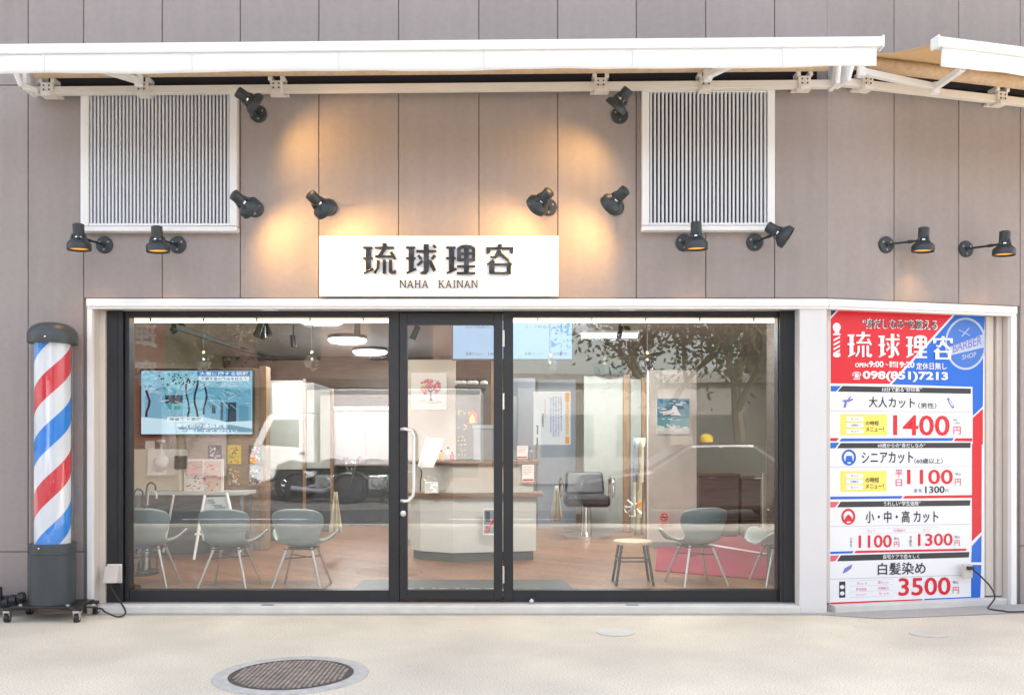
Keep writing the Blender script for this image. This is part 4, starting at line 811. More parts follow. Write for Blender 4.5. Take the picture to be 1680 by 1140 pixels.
for x, y0, y1, w_ in ((308, 620, 684, 3), (322, 624, 684, 3.4), (337, 628, 680, 3), (243, 640, 684, 4)):
    pts = [(x+3*math.sin(k*1.3+x), y1+(y0-y1)*k/5) for k in range(6)]
    for i in range(5): (xa, ya), (xb, yb_) = pts[i], pts[i+1]; mb.poly([scr(xa-w_/2, ya, 6), scr(xa+w_/2, ya, 6), scr(xb+w_/2, yb_, 6), scr(xb-w_/2, yb_, 6)], ix['trunk'])
for i in range(260):
    x, y = rt.uniform(235, 411), rt.uniform(610, 668); an = rt.gauss(-.9 if x < 330 else .5, .7); ln = rt.uniform(4, 18); dx, dy = ln*math.cos(an), ln*math.sin(an)
    x2, y2 = min(412, max(234, x+dx)), min(690, max(610, y+dy)); k = ('white', 'trunk', 'mid', 'snow')[i % 4]; w_ = rt.uniform(.2, .6)
    mb.poly([scr(x, y-w_, 7+i*.007), scr(x2, y2-w_, 7+i*.007), scr(x2, y2+w_*.4, 7+i*.007), scr(x, y+w_, 7+i*.007)], ix[k])
for i in range(60): x, y = rt.gauss(300, 16), rt.gauss(622, 7); r = rt.uniform(.6, 2); mb.poly([scr(min(413, x+r*math.cos(k)), max(610, y+r*math.sin(k)), 9+i*.02) for k in (0, 1.1, 2.2, 3.3, 4.4, 5.3)], ix['trunk' if i % 2 else 'dark'])
sq(324, 609, 411, 617, 'blue', 10); sq(327, 617.5, 409, 625, 'white', 10); sq(275, 684, 334, 691, 'white', 10)
def scrt(body, x0, y0, x1, y1, k, lay): mb.text(body, lambda u, v: scr(x0+(x1-x0)*u, y1+(y0-y1)*v, lay), .02, ix[k])
scrt('大雪に関する情報', 328, 610, 408, 616, 'white', 11); scrt('不要不急の外出を控えて', 330, 618.5, 406, 624, 'blue', 11); scrt('帰省客で混雑', 278, 685, 331, 690, 'dark', 11); scrt('最新の交通情報を', 290, 695, 375, 702, 'white', 11); scrt('確認してください', 296, 704, 390, 710, 'white', 11)
mb.build('screen', [E_[k] for k in mm], t)
MB().tube(cable([at(290, 715, 10.08), at(284, 725, 10.05), at(281, 738, 10.06), at(282, 760, 10.05)]), .008).build('power_lead', 'black', t, smooth=True)
# menu screens
for px0, px1, lab in ((741.5, 832, 'pale blue menu screen seen through the top of the door'), (834, 940, 'pale blue menu screen seen at the left edge of the right window')):
    Z = 9.7; a, b = at(px0, 591, Z), at(px1, 524, Z); t = thing('menu_screen', ((a.x+b.x)/2, a.y, a.z), lab, 'screen', 'menu screens')
    MB().box(a.x, b.x, a.y, a.y+.05, a.z, b.z).build('case', 'darkgrey', t, bevel=.004); mb = MB(); mb.cyl(((a.x+b.x)/2, a.y+.03, b.z), ((a.x+b.x)/2, a.y+.03, CZ), .02); mb.build('ceiling_mount', 'darkgrey', t)
    mb = MB(); mb.box(a.x+.012, b.x-.012, a.y-.004, a.y-.0005, a.z+.015, b.z-.012)
    w_, h_ = b.x-a.x, b.z-a.z
    for bd, u0, v0, u1, v1 in (('カット料金のご案内', .25, .78, .88, .85), ('各種メニュー', .25, .12, .55, .20), ('1400円', .66, .12, .9, .19)):
        mb.text(bd, lambda u, v: Vector((a.x+w_*(u0+(u1-u0)*u), a.y-.006, a.z+h_*(v0+(v1-v0)*v))), .0, 1)
    mb.build('screen', [emat('pale_screen', srgb(170, 204, 238), .25), 'ink'], t)
# counter
Z = 9.3; cy = Z-CAMD
t = thing('reception_counter', (PX(770, cy), cy, FZ), 'pale reception counter with wooden shelf behind the entrance door', 'counter')
def cpoly(grow, x0p=670, x1p=880):
    xa, xb = PX(x0p, cy), PX(x1p, cy); xm = PX(745, cy)
    return [(xa-grow, cy+.45), (xa-grow, cy+.20-grow*.4), (xa+.12, cy+.02-grow), (xm, cy-.17-grow), (xm+.3, cy-.10-grow), (xb+grow, cy+.03-grow), (xb+grow, cy+.45)]
M['counterlow'] = mat('white_laminate', (.60, .60, .58), .45, var=.03); M['counterwood'] = woodmat('counter_wood', (.22, .13, .08), (.30, .19, .12), (2, 10, 10), .4)
zlip = PZ(811, cy); ztp = PZ(758, cy)
def cpr(nm, gr, za, zb_, m1): MB().prism([(x, y, za) for x, y in cpoly(gr)], (0, 0, zb_-za)).build(nm, m1, t, bevel=.004)
cpr('kick_board', -.03, FZ+.001, FZ+.09, 'darkgrey'); cpr('lower_panel', 0, FZ+.091, zlip-.02, 'counterlow'); cpr('shelf', .07, zlip-.019, zlip+.018, 'counterwood'); cpr('upper_panel', -.03, zlip+.019, ztp-.02, 'concpanel'); cpr('top', .03, ztp-.019, ztp+.015, 'counterwood')
def card(name, lab, cat, px0, py0, px1, py1, Z, m1, th=.012, grp=None, marks=None, mm=('ink',)):
    a, b = at(px0, py1, Z), at(px1, py0, Z); t = thing(name, ((a.x+b.x)/2, a.y, a.z), lab, cat, grp)
    MB().box(a.x, b.x, a.y, a.y+th, a.z, b.z).build('sheet', m1, t)
    if marks:
        mb = MB(); f = lambda u, v, l=1: Vector((a.x+(b.x-a.x)*u, a.y-.001*l, a.z+(b.z-a.z)*v)); marks(mb, f); mb.build('print', list(mm), t)
    return t
def rect(mb, f, u0, v0, u1, v1, mi=0, l=1): mb.poly([f(u0, v0, l), f(u1, v0, l), f(u1, v1, l), f(u0, v1, l)], mi)
m_('paper', (.84, .84, .83)); m_('print_orange', srgb(240, 170, 70))
# notice taped to the inside of the right window
def notice(mb, f):
    rect(mb, f, .86, .80, .97, .98, 1); rect(mb, f, .86, .02, .97, .15, 1); rt = random.Random(3)
    for c_, (u, n, v1) in enumerate(((.75, 30, .90), (.68, 34, .90), (.61, 34, .90), (.54, 34, .90), (.47, 30, .88))):
        for k in range(n): v = v1-k*.022; rect(mb, f, u-.016+rt.uniform(-.006, .006), v-.006-rt.uniform(0, .008), u+.012+rt.uniform(-.008, .012), v, 0)
    for k in range(12): v = .79-k*.05; rect(mb, f, .87+rt.uniform(0, .02), v-.03, .95+rt.uniform(-.02, .01), v-.008, 2)
    for k in range(9): v = .58-k*.028; rect(mb, f, .235+rt.uniform(-.01, .01), v-.017, .275, v, 3)
    for k in range(11): v = .84-k*.032; rect(mb, f, .305+rt.uniform(-.01, .01), v-.014, .33, v, 4)
    for k in range(9): v = (.36 if k < 5 else .30)-k*.034; rect(mb, f, .09+rt.uniform(-.01, .01), v-.024, .13, v, 3)
    rect(mb, f, .862, .16, .968, .79, 5, .5)
card('window_notice', 'white notice with an orange stripe taped inside the right window', 'notice', 875, 642, 936, 729.5, CAMD+RY+.052, 'paper', .002, None, notice, ('print_purple', 'print_orange', 'print_orange', 'ink', 'print_pink', mat('pale_orange_print', (.85, .66, .45), .5)))
# paintings
def treepaint(mb, f):
    rt = random.Random(4); i = 0
    for k in range(170):
        an, r = rt.uniform(0, 6.28), math.sqrt(rt.random()); u, v = .55+.30*r*math.cos(an), .62+.21*r*math.sin(an); s_ = rt.uniform(.015, .045)
        if v < .48 and abs(u-.55) < .1: continue
        mi = 1 if u < .38 and rt.random() < .7 else rt.choice((0, 0, 0, 2, 3)); i += 1
        mb.poly([f(u+s_*math.cos(q+k), v+s_*.8*math.sin(q+k), 1+i*.02) for q in (0, 1.2, 2.5, 3.9, 5)], mi)
    mb.poly([f(.50, .24, 6), f(.62, .24, 6), f(.575, .32, 6), f(.57, .47, 6), f(.68, .58, 6), f(.665, .59, 6), f(.56, .51, 6), f(.44, .60, 6), f(.43, .59, 6), f(.54, .47, 6), f(.545, .32, 6)], 4)
    for k in range(14): u = rt.uniform(.25, .85); v = rt.uniform(.17, .24); rect(mb, f, u-.09, v, u+.06, v+.012, 5, .3+k*.02)
card('tree_painting', 'canvas painting of a pink and orange tree on the cream panel', 'painting', 674.5, 611.5, 732.5, 672, 10.64, 'paper', .03, None, treepaint, ('print_pink', 'print_orange', mat('rose_paint', (.80, .36, .36), .6), mat('blue_grey_paint', (.45, .55, .62), .6), mat('brown_paint', (.14, .10, .09), .6), mat('mauve_paint', (.58, .46, .48), .6)))
def seapaint(mb, f):
    rt = random.Random(9); rect(mb, f, 0, .45, 1, 1, 0); rect(mb, f, 0, .18, 1, .449, 1); rect(mb, f, 0, 0, 1, .179, 2)
    for k in range(60):
        u, v = rt.random()*.8, rt.uniform(.05, .95); w_ = rt.uniform(.03, .2); mi = 3 if v < .25 or rt.random() < .25 else rt.choice((0, 1, 4)); rect(mb, f, u, v, min(1, u+w_), min(1, v+rt.uniform(.01, .05)), mi, 2+k*.03)
    mb.poly([f(.05, .62, 5), f(.30, .55, 5), f(.55, .62, 5), f(.62, .75, 5), f(.5, .82, 5), f(.46, .70, 5), f(.3, .66, 5)], 3); mb.poly([f(.5, .55, 5.4), f(.75, .52, 5.4), f(.6, .72, 5.4)], 3)
card('sea_picture', 'blue seascape picture on the light concrete board', 'picture', 1078, 654, 1131, 712, 10.34, 'paper', .03, None, seapaint, (mat('deep_sea_paint', (.03, .22, .38), .5), mat('teal_paint', (.10, .36, .42), .5), mat('sand_paint', (.62, .66, .64), .5), 'print_white', mat('azure_paint', (.05, .32, .50), .5)))
# small posters on the timber partition
rp = random.Random(12)
def speck(cols):
    def fn(mb, f):
        for k in range(46): u, v = rp.uniform(.03, .8), rp.uniform(.03, .85); rect(mb, f, u, v, u+rp.uniform(.05, .17), v+rp.uniform(.04, .12), rp.randrange(cols), 1+k*.03)
    return fn
for i, (b4, base, mm, lab) in enumerate((((341, 730, 363.5, 761), 'darkgrey', ('paper', 'ink', 'bluegrey'), 'dark photo poster, left of the small posters under the television'), ((373, 730, 395.5, 761), 'print_yellow', ('print_yellow', 'bluegrey', 'print_orange'), 'yellow and teal leaflet between two dark photo posters'), ((408, 730, 429.5, 761), 'darkgrey', ('paper', 'ink', 'print_pink'), 'dark photo poster at the upper right of the small posters'), ((373, 764.5, 395.5, 796), 'tanwood', ('counterwood', 'paper', 'print_orange'), 'brown framed leaflet below the yellow one'), ((408, 764.5, 430, 796), 'grey_alu', ('ink', 'paper', 'darkgrey'), 'black and white photo poster at the lower right of the small posters'))):
    Z_ = 10.18 if b4[2] < 426 else 10.1
    card('small_poster', lab, 'poster', *b4, Z_, base, .004, 'small posters under the television', speck(3), mm)
def flyers(mb, f):
    for u0, v0, u1, v1, mi in ((.04, .55, .48, .95, 0), (.52, .08, .95, .95, 1), (.05, .08, .48, .5, 2)): rect(mb, f, u0, v0, u1, v1, mi, 1)
    for k in range(60): u, v = rp.uniform(.06, .88), rp.uniform(.1, .88); rect(mb, f, u, v, u+rp.uniform(.02, .08), v+rp.uniform(.015, .05), rp.choice((3, 3, 4, 2)), 2+k*.03)
card('flyer_board', 'white board with pink flyers standing on the desk', 'notice board', 302, 753, 366, 811, 9.75, 'paper', .03, None, flyers, (mat('salmon_print', (.62, .42, .36), .6), mat('pale_pink_print', (.70, .55, .50), .6), 'paper', 'print_pink', 'bluegrey'))
# desk
Y = 2.75; a, b = P(218, 812, Y), P(402, 806, Y)
t = thing('desk', ((a.x+b.x)/2, Y+.2, FZ), 'white topped desk against the timber partition', 'desk')
MB().box(a.x, b.x, Y, Y+.42, a.z, b.z).build('desk_top', 'counterlow', t, bevel=.004)
for x in (a.x+.03, b.x-.06):
    for y in (Y+.03, Y+.36): MB().box(x, x+.03, y, y+.03, FZ+.001, a.z-.0005).build('leg', 'grey_alu', t)
MB().box(a.x+.1, a.x+.7, Y+.12, Y+.4, FZ+.001, a.z-.12).build('drawer_unit', 'darkgrey', t, bevel=.004); MB().box(a.x+.72, b.x-.1, Y+.28, Y+.4, FZ+.001, FZ+.3).build('cable_tray', 'darkgrey', t, bevel=.004)
t = thing('payment_kiosk', at(257, 806, 9.7), 'cream ticket machine standing on the desk below the television', 'machine')
a, b = at(216, 806, 9.72), at(297, 737, 9.72); MB().box(a.x, b.x, a.y, a.y+.22, a.z, b.z).build('case', 'creamwall', t, bevel=.02)
mb = MB(); q = at(265, 757, 9.66); mb.ball(q, .085, (1, .8, .9), 16); mb.ball(at(264, 724, 9.68), .045, (1.1, .8, .5)); mb.cyl(at(264, 724, 9.68), q, .012); mb.build('round_scanner', 'counterlow', t, smooth=True)
MB().box(q.x+.12, q.x+.26, a.y-.03, a.y-.001, q.z-.08, q.z+.06).build('card_reader', 'black', t, bevel=.01); q = at(243, 731, 9.72); MB().box(q.x-.03, q.x+.03, q.y, q.y+.1, b.z+.001, q.z+.05).build('receipt_box', 'paper', t)
# things on the counter
t = thing('menu_board', at(765, 757, 9.5), 'black menu board with yellow handwriting on the counter', 'board')
a, b = at(749, 757, 9.72), at(806, 630, 9.72); MB().box(a.x, b.x, a.y, a.y+.03, ztp+.016, b.z).build('board', 'darkboard', t)
rt = random.Random(8); mb = MB()
def scrib(px, py, n, w_, h_, Z=9.70):
    for k in range(n):
        x = px+k*w_; pts = [at(x+rt.uniform(0, w_*.8), py+rt.uniform(-h_, h_), Z) for _ in range(4)]; mb.tube(cable(pts, 4), .004, 5)
scrib(752, 677, 3, 8, 5); scrib(750, 700, 2, 9, 6); scrib(750, 716, 2, 6, 2)
for y in (722, 730, 738, 746): scrib(751, y, 3, 5, 2.2)
mb.build('handwriting', mat('yellow_chalk', (.75, .58, .12), .7), t, smooth=True)
mb = MB(); q = at(775, 686, 9.69)
mb.poly([q+Vector((-.05, 0, -.06)), q+Vector((.055, 0, -.05)), q+Vector((.05, 0, .03)), q+Vector((0, 0, .10)), q+Vector((-.04, 0, .02))], 0); mb.poly([q+Vector((-.03, -.002, -.05)), q+Vector((.03, -.002, -.045)), q+Vector((.02, -.002, .01)), q+Vector((0, -.002, .05)), q+Vector((-.03, -.002, .0))], 1); mb.build('drawn_candle', ['print_red', 'print_yellow'], t)
t = thing('towel_shelf', at(778, 636, 10.3), 'shelf of rolled white towels above the black menu board', 'shelf')
a, b = at(747.5, 634, 10.6), at(805.5, 630, 10.6); MB().box(a.x, b.x, a.y-.15, a.y+.1, a.z-.02, a.z).build('shelf_board', 'darkgrey', t)
for px in (752, 760, 772, 779, 794):
    q = at(px, 630, 10.52); MB().ball((q.x, q.y, a.z+.034), .04, (1.15, 1.3, .8)).build('towel', 'paper', t, smooth=True)
t = thing('card_terminal', at(790, 757, 9.3), 'blue grey box on the counter right of the menu board', 'box')
a, b = at(776, 757, 9.3), at(810, 697, 9.3); mb = MB(); mb.box(a.x, b.x, a.y, a.y+.16, ztp+.016, b.z-.04); mb.build('bin', 'bluegrey', t, bevel=.008); MB().box(a.x-.008, b.x+.008, a.y-.008, a.y+.168, b.z-.0395, b.z).build('lid', mat('light_blue_grey', (.30, .36, .42), .5), t, bevel=.006)
t = thing('leaflet_stand', at(702, 762, 8.95), 'tilted white leaflet stand beside the door handle', 'stand'); mb = MB()
mb.prism([at(685, 764, 9.0), at(700, 716, 9.05), at(706, 720, 9.05), at(692, 768, 9.0)], (0, .02, 0)); mb.prism([at(692, 766, 8.95), at(708, 718, 9.0), at(729, 719, 9.0), at(711, 767, 8.95)], (0, .02, 0)); mb.build('leaflet', 'paper', t); mb = MB(); mb.tube(cable([at(690, 770, 9.0), at(692, 776, 9.0), at(690, 790, 9.02), at(690, 806, 9.05)]), .006); mb.build('stem', 'black', t)
for px, py0, Z, r_, m1, lab in ((724, 738, 9.25, .026, 'print_orange', 'small orange bottle on the counter beside the leaflet stand'), (735, 733, 9.3, .028, 'paper', 'white pump bottle on the counter left of the menu board'), (742, 741, 9.2, .022, 'print_pink', 'small pink bottle on the counter left of the menu board'), (870, 734, 9.4, .026, 'bluegrey', 'blue grey bottle at the right end of the counter')):
    q = at(px, 757, Z); h = at(px, py0, Z).z-ztp-.016; q.z = ztp+.016; t = thing('bottle', q, lab, 'bottle', 'bottles on the counter')
    MB().lathe([(r_*.9, 0), (r_, .004), (r_, h*.65), (r_*.4, h*.78), (r_*.4, h*.84)], q, (0, 0, 1), 16).build('flask', m1, t, smooth=True); MB().lathe([(r_*.45, h*.841), (r_*.45, h)], q, (0, 0, 1), 12).build('bottle_cap', 'darkgrey', t, smooth=True)
def lines(n):
    def fn(mb, f):
        for k in range(n): v = .9-.8*k/n; rect(mb, f, .1, v-.03, rp.uniform(.6, .9), v, 0)
    return fn
cYf = 9.10
card('small_sign', 'small white card on the counter shelf near the door handle', 'sign', 697, 790, 719, 808.5, 9.10, 'paper', .01, None, lines(4), ('grey_alu',))
def redbar(mb, f): rect(mb, f, .05, .04, .95, .16, 0); lines(5)(mb, lambda u, v, l=1: f(u, .3+.65*v, l))
card('small_sign', 'white card with a red bar on the upper front of the counter', 'sign', 856.5, 762, 876, 790, 9.27, 'paper', .006, None, redbar, ('print_red', 'grey_alu'))
card('small_sign', 'white card with a red foot standing on the counter behind the mullion', 'sign', 848, 731, 866, 752, 9.35, 'paper', .01, None, redbar, ('print_red', 'grey_alu'))
def ban(mb, f): rect(mb, f, .05, .05, .95, .95, 0, 1); mb.poly([f(.05, .1, 2), f(.25, .1, 2), f(.95, .62, 2), f(.95, .75, 2)], 1); rect(mb, f, .15, .5, .5, .9, 2, 1.5); rect(mb, f, .2, .1, .5, .35, 2, 1.6)
card('small_sign', 'photo card crossed by a red line on the lower front of the counter', 'sign', 793, 834, 815, 877, 9.10, 'paper', .004, None, ban, ('bluegrey', 'print_red', 'darkgrey'))
def nosmoke(mb, f):
    for i in range(24):
        k0, k1 = 2*math.pi*i/24, 2*math.pi*(i+1)/24; g_ = lambda r, k: f(.5+r*math.cos(k), .58+r*.85*math.sin(k)); mb.poly([g_(.36, k0), g_(.36, k1), g_(.27, k1), g_(.27, k0)], 0)
    mb.poly([f(.28, .80, 2), f(.33, .85, 2), f(.74, .36, 2), f(.69, .31, 2)], 0); rect(mb, f, .25, .55, .75, .62, 1, 1.4); rect(mb, f, .2, .08, .8, .13, 0)
card('no_smoking_sign', 'small no smoking sign on the light concrete board', 'sign', 1081, 839, 1098, 861, 10.36, mat('salmon_paper', (.72, .50, .42), .6), .004, None, nosmoke, ('print_red', 'ink'))
# potted palm on the partition
q = at(1000, 617, 12.3); t = thing('potted_palm', q+Vector((0, 0, 0)), 'small palm in a dark basket on top of the grey green partition', 'plant')
mb = MB(); mb.lathe([(.13, 0), (.20, .02), (.22, .13), (.20, .14), (.18, .10), (.05, .10)], q+Vector((0, .04, .001)), (0, 0, 1), 20); mb.build('basket', mat('dark_green_basket', (.012, .02, .014), .7, var=.4, scale=30, bump=1, bscale=40), t)
mb = MB(); top = at(988, 566, 12.3); mb.tube(cable([q+Vector((0, .04, .1)), at(992, 596, 12.33), at(993, 580, 12.32), top]), .022, 8); mb.build('trunk', mat('pale_bark', (.42, .38, .30), .8, var=.1), t, smooth=True)
mb = MB(); rt = random.Random(2)
for k in range(26):
    an = rt.uniform(0, 6.28); el = rt.uniform(-.2, 1.3); ln = rt.uniform(.15, .30); d = Vector((math.cos(an)*math.cos(el), math.sin(an)*math.cos(el), math.sin(el))); p1 = top+d*ln*.6; p2 = top+d*ln-Vector((0, 0, .05)); w_ = Vector((-math.sin(an), math.cos(an), 0))*.014
    mb.poly([top, p1+w_, p2, p1-w_])
mb.build('leaves', mat('palm_leaf', (.03, .06, .025), .5), t)
# chairs
def arm_chair():
    t = thing('arm_chair', (0, 0, 0), '', 'chair', 'grey shell chairs by the window')
    # shell: t along the profile from the back's top edge to the seat's front edge; +y is the way the sitter looks
    prof = [(-.25, .655, .20, .05), (-.235, .58, .22, .055), (-.205, .48, .20, .06), (-.175, .40, .165, .05), (-.14, .345, .17, .03), (-.04, .325, .235, .06), (.08, .335, .285, .13), (.17, .352, .27, .10), (.215, .34, .18, .02)]
    vs, fs, nu = [], [], 12
    for y, z, w, cu in prof:
        for i in range(nu+1):
            s_ = -1+2*i/nu; up_ = cu*abs(s_)**2.4; k = min(1, max(0, (z-.37)/.12)); vs.append((w*s_, y+up_*k*1.3, z+up_*(1-k)+(-.035*abs(s_)**3 if z > .65 else 0)))
    for j in range(len(prof)-1):
        for i in range(nu): a = j*(nu+1)+i; fs.append((a, a+1, a+nu+2, a+nu+1))
    o = MB().add(vs, fs).build('seat_shell', mat('grey_green_plastic', (.23, .275, .275), .42, var=.03), t, smooth=True, local=True, angle=180)
    b = o.modifiers.new('subdivision', 'SUBSURF'); b.levels = b.render_levels = 2; b = o.modifiers.new('thickness', 'SOLIDIFY'); b.thickness = .014
    legm = mat('pale_steel_leg', (.62, .58, .55), .3, .5)
    for sx in (-1, 1):
        for sy in (-1, 1): MB().cyl((sx*.10, sy*.09-.02, .33), (sx*.20, sy*.19-.02, .001), .0125, .009, 12).build('leg', legm, t, smooth=True, local=True)
    mb = MB()
    for z, k in ((.24, .135), ): mb.tube([(-k, -k, z), (k, k-.02, z)], .005, 6); mb.tube([(-k, k-.02, z+.011), (k, -k, z+.011)], .005, 6)
    mb.box(-.12, .12, -.13, .1, .315, .325); mb.build('brace', 'darkgrey', t, local=True); return t
ch = arm_chair()
spots = [(246, 7.66, 4, 'grey shell chair at the left edge of the left window'), (379, 7.6, -3, 'grey shell chair in front of the white easel'), (497, 7.6, -2, 'grey shell chair nearest the entrance, in the left window'), (1140, 7.75, 16, 'grey shell chair turned sideways beside the wooden stool'), (1275, 7.7, 95, 'grey shell chair partly cut by the right window frame')]
for i, (px, Z, rz, lab) in enumerate(spots):
    loc = ((px-840)/F*Z, Z-CAMD, FZ)
    if i == 0: ch.location = loc; ch.rotation_euler = (0, 0, R(rz)); ch['label'] = lab
    else: dup(ch, loc, R(rz), lab)
Z = 7.75; x, y = (1038-840)/F*Z, Z-CAMD; zt = PZ(886, y)
t = thing('stool', (x, y, FZ), 'round wooden stool with grey metal legs', 'stool')
MB().lathe([(.155, zt-.03), (.165, zt-.026), (.165, zt-.006), (.16, zt)], (x, y, 0), (0, 0, 1), 36).build('seat', woodmat('light_oak', (.50, .34, .20), (.62, .44, .28), (3, 14, 3), .4), t, smooth=True)
for sx in (-1, 1):
    for sy in (-1, 1): MB().cyl((x+sx*.105, y+sy*.105, zt-.031), (x+sx*.155, y+sy*.14, FZ+.001), .012, n=10).build('leg', 'lampgrey', t, smooth=True)
mb = MB(); k = .13
for a, b in (((-k, -k), (k, -k)), ((k, -k), (k, k)), ((k, k), (-k, k)), ((-k, k), (-k, -k))): mb.cyl((x+a[0], y+a[1], FZ+.2), (x+b[0], y+b[1], FZ+.2), .007, n=8)
mb.build('stretcher', 'lampgrey', t, smooth=True)
# mats
mb = MB(); mb.prism([(P(x_, 0, y_).x, y_, FZ+.001) for x_, y_ in ((572, .32), (945, .32), (925, .98), (598, .98))], (0, 0, .012)); t0 = thing('door_mat', P(757, 960, .6), 'dark door mat with white lettering inside the entrance', 'mat')
mb.build('mat', 'darkgrey', t0)
mb = MB(); mb.text('BARBER SHOP', lambda u, v: Vector((PX(888, .6)+(PX(635, .6)-PX(888, .6))*u, (.49-.12*v), FZ+.0145)), .02); mb.build('lettering', 'print_white', t0)
mb = MB(); mb.prism([(PX(1072, 1.7)+0, 1.6, FZ+.001), (PX(1320, 1.2), .75, FZ+.001), (PX(1330, 5), 4.9, FZ+.001), (PX(1076, 5.2), 5.0, FZ+.001)], (0, 0, .01)); t = thing('red_carpet', (PX(1200, 3), 3, FZ), 'red carpet on the floor behind the right window', 'carpet'); mb.build('carpet', mat('red_carpet_pile', (.30, .02, .045), .9, var=.12, scale=60, bump=.4, bscale=200), t)
mb = MB(); rect_tube(mb, at(1165, 893, 10.6)+Vector((0, 0, 0)), at(1300, 916, 9.4), .05, .012); o = mb.build('floor_strip', 'white_alu'); tag(o, 'white strip lying across the red carpet', 'strip')
# easel sign, umbrella stand, hanging cloths
t = thing('easel_sign', at(352, 925, 9.0), 'white folding easel sign behind the second chair', 'sign'); mb = MB()
mb.tube([at(336, 812, 8.9), at(318, 918, 8.72)], .014, 8); mb.tube([at(372, 808, 8.9), at(394, 905, 8.75)], .014, 8); mb.tube([at(285, 812, 9.1), at(268, 905, 9.3)], .012, 8); mb.tube([at(320, 876, 8.79), at(388, 874, 8.8)], .012, 8); mb.build('frame', 'white_alu', t, smooth=True)
mb = MB(); mb.prism([at(333, 816, 8.95), at(374, 814, 8.95), at(386, 870, 8.82), at(322, 872, 8.82)], (0, .012, 0)); mb.build('board', mat('pale_blue_board', (.42, .46, .50), .5, var=.1), t)
mb = MB(); rt = random.Random(6)
for k in range(12): x_, y_ = rt.uniform(332, 366), rt.uniform(822, 866); q = at(x_, y_, 8.80+ (870-y_)*.0024); mb.box(q.x, q.x+rt.uniform(.03, .08), q.y-.012, q.y-.008, q.z, q.z+.02)
mb.build('print', 'bluegrey', t)
t = thing('umbrella_stand', at(236, 930, 8.8), 'stand holding a few umbrellas at the left edge of the left window', 'umbrella stand')
q = at(232, 940, 8.3); q.z = FZ; mb = MB()
for k in range(9): an = k*.698; d = Vector((math.cos(an), math.sin(an), 0)); mb.cyl(q+d*.14+Vector((0, 0, .02)), q+d*.15+Vector((0, 0, .42)), .006, n=6)
for z in (.03, .22, .42):
    ring = [q+Vector((math.cos(k*.33)*.15, math.sin(k*.33)*.15, z)) for k in range(20)]; mb.tube(ring, .006, 6)
mb.lathe([(.14, .0), (.16, .01), (.14, .02)], q, (0, 0, 1), 20); mb.build('rack', 'black', t, smooth=True)
for k, (dx, dy, h_, m1) in enumerate(((-.05, .02, .72, 'black'), (.04, -.03, .78, 'darkgrey'), (.02, .07, .70, 'creamwall'))):
    p0 = q+Vector((dx*.6, dy, .03)); p1 = q+Vector((dx*1.5, dy, h_)); mb = MB(); mb.cyl(p0, p0.lerp(p1, .8), .012, .03, 10); mb.tube(cable([p0.lerp(p1, .8), p1, p1+Vector((.03, 0, .05)), p1+Vector((.075, 0, .03)), p1+Vector((.08, 0, -.02))], 5), .008, 8); u_ = mb.build('umbrella', m1, None, smooth=True)
    tag(u_, ('black curved handle umbrella in the stand', 'dark grey curved handle umbrella in the stand', 'cream curved handle umbrella in the stand')[k], 'umbrella')
M['cloth'] = mat('cream_cloth', (.60, .56, .42), .9, var=.1, scale=10)
for px, py, Z, lab in ((551, 845, 9.6, 'cream cloth hanging from a hook behind the left window'), (913, 830, 11.0, 'cream cloth hanging on a barber chair behind the notice')):
    q = at(px, py, Z); n = 10; vs, fs = [], []
    for j in range(6):
        for i in range(n+1):
            s_ = i/n-.5; vs.append(q+Vector((s_*(.04+.022*j), .03*math.sin(i*1.7+j*.3), .24-.085*j+.02*abs(s_))))
    for j in range(5):
        for i in range(n): a = j*(n+1)+i; fs.append((a, a+1, a+n+2, a+n+1))
    o = MB().add(vs, fs).build('hanging_cloth', 'cloth', None, smooth=True); b = o.modifiers.new('thickness', 'SOLIDIFY'); b.thickness = .006; tag(o, lab, 'cloth')
mb = MB(); q = at(1049, 800, 11.4); vs, fs = [], []
for j in range(12):
    for i in range(7): s_ = i/6-.5; vs.append(q+Vector((s_*.15, .03*math.sin(i*1.9+j*.5), .62-.11*j)))
for j in range(11):
    for i in range(6): a = j*7+i; fs.append((a, a+1, a+8, a+7))
mb.add(vs, fs); mb.m = [(0 if k % 6 < 2 and k//6 < 5 else (2 if k//6 == 7 and k % 6 in (2, 3) else 1)) for k in range(len(mb.f))]
t = mb.build('cloth_banner', ['bluegrey', 'cloth', 'print_orange'], None, smooth=True); t.modifiers.new('thickness', 'SOLIDIFY').thickness = .005; tag(t, 'blue and cream cloth banner hanging between the oak posts', 'banner')
# barber chair behind the counter on the right
t = thing('barber_chair', at(960, 880, 11.6), 'black barber chair with steel arms behind the right window', 'chair'); q = at(962, 0, 11.6); X_, Y_ = q.x, q.y
MB().lathe([(.30, FZ+.001), (.30, FZ+.04), (.08, FZ+.07), (.06, FZ+.40)], (X_, Y_, 0), (0, 0, 1), 28).build('pedestal', 'chrome', t, smooth=True)
MB().box(X_-.28, X_+.28, Y_-.28, Y_+.25, FZ+.401, FZ+.54).build('seat', 'black', t, bevel=.04); MB().prism([(X_-.26, Y_+.20, FZ+.541), (X_-.24, Y_+.32, FZ+.82), (X_+.24, Y_+.32, FZ+.82), (X_+.26, Y_+.20, FZ+.541)], (0, .1, 0)).build('backrest', 'black', t, bevel=.03)
for s_ in (-1, 1): MB().tube(cable([(X_+s_*.32, Y_+.2, FZ+.5), (X_+s_*.32, Y_+.18, FZ+.74), (X_+s_*.32, Y_-.2, FZ+.74), (X_+s_*.32, Y_-.25, FZ+.5)]), .018).build('arm_rest', 'chrome', t, smooth=True)

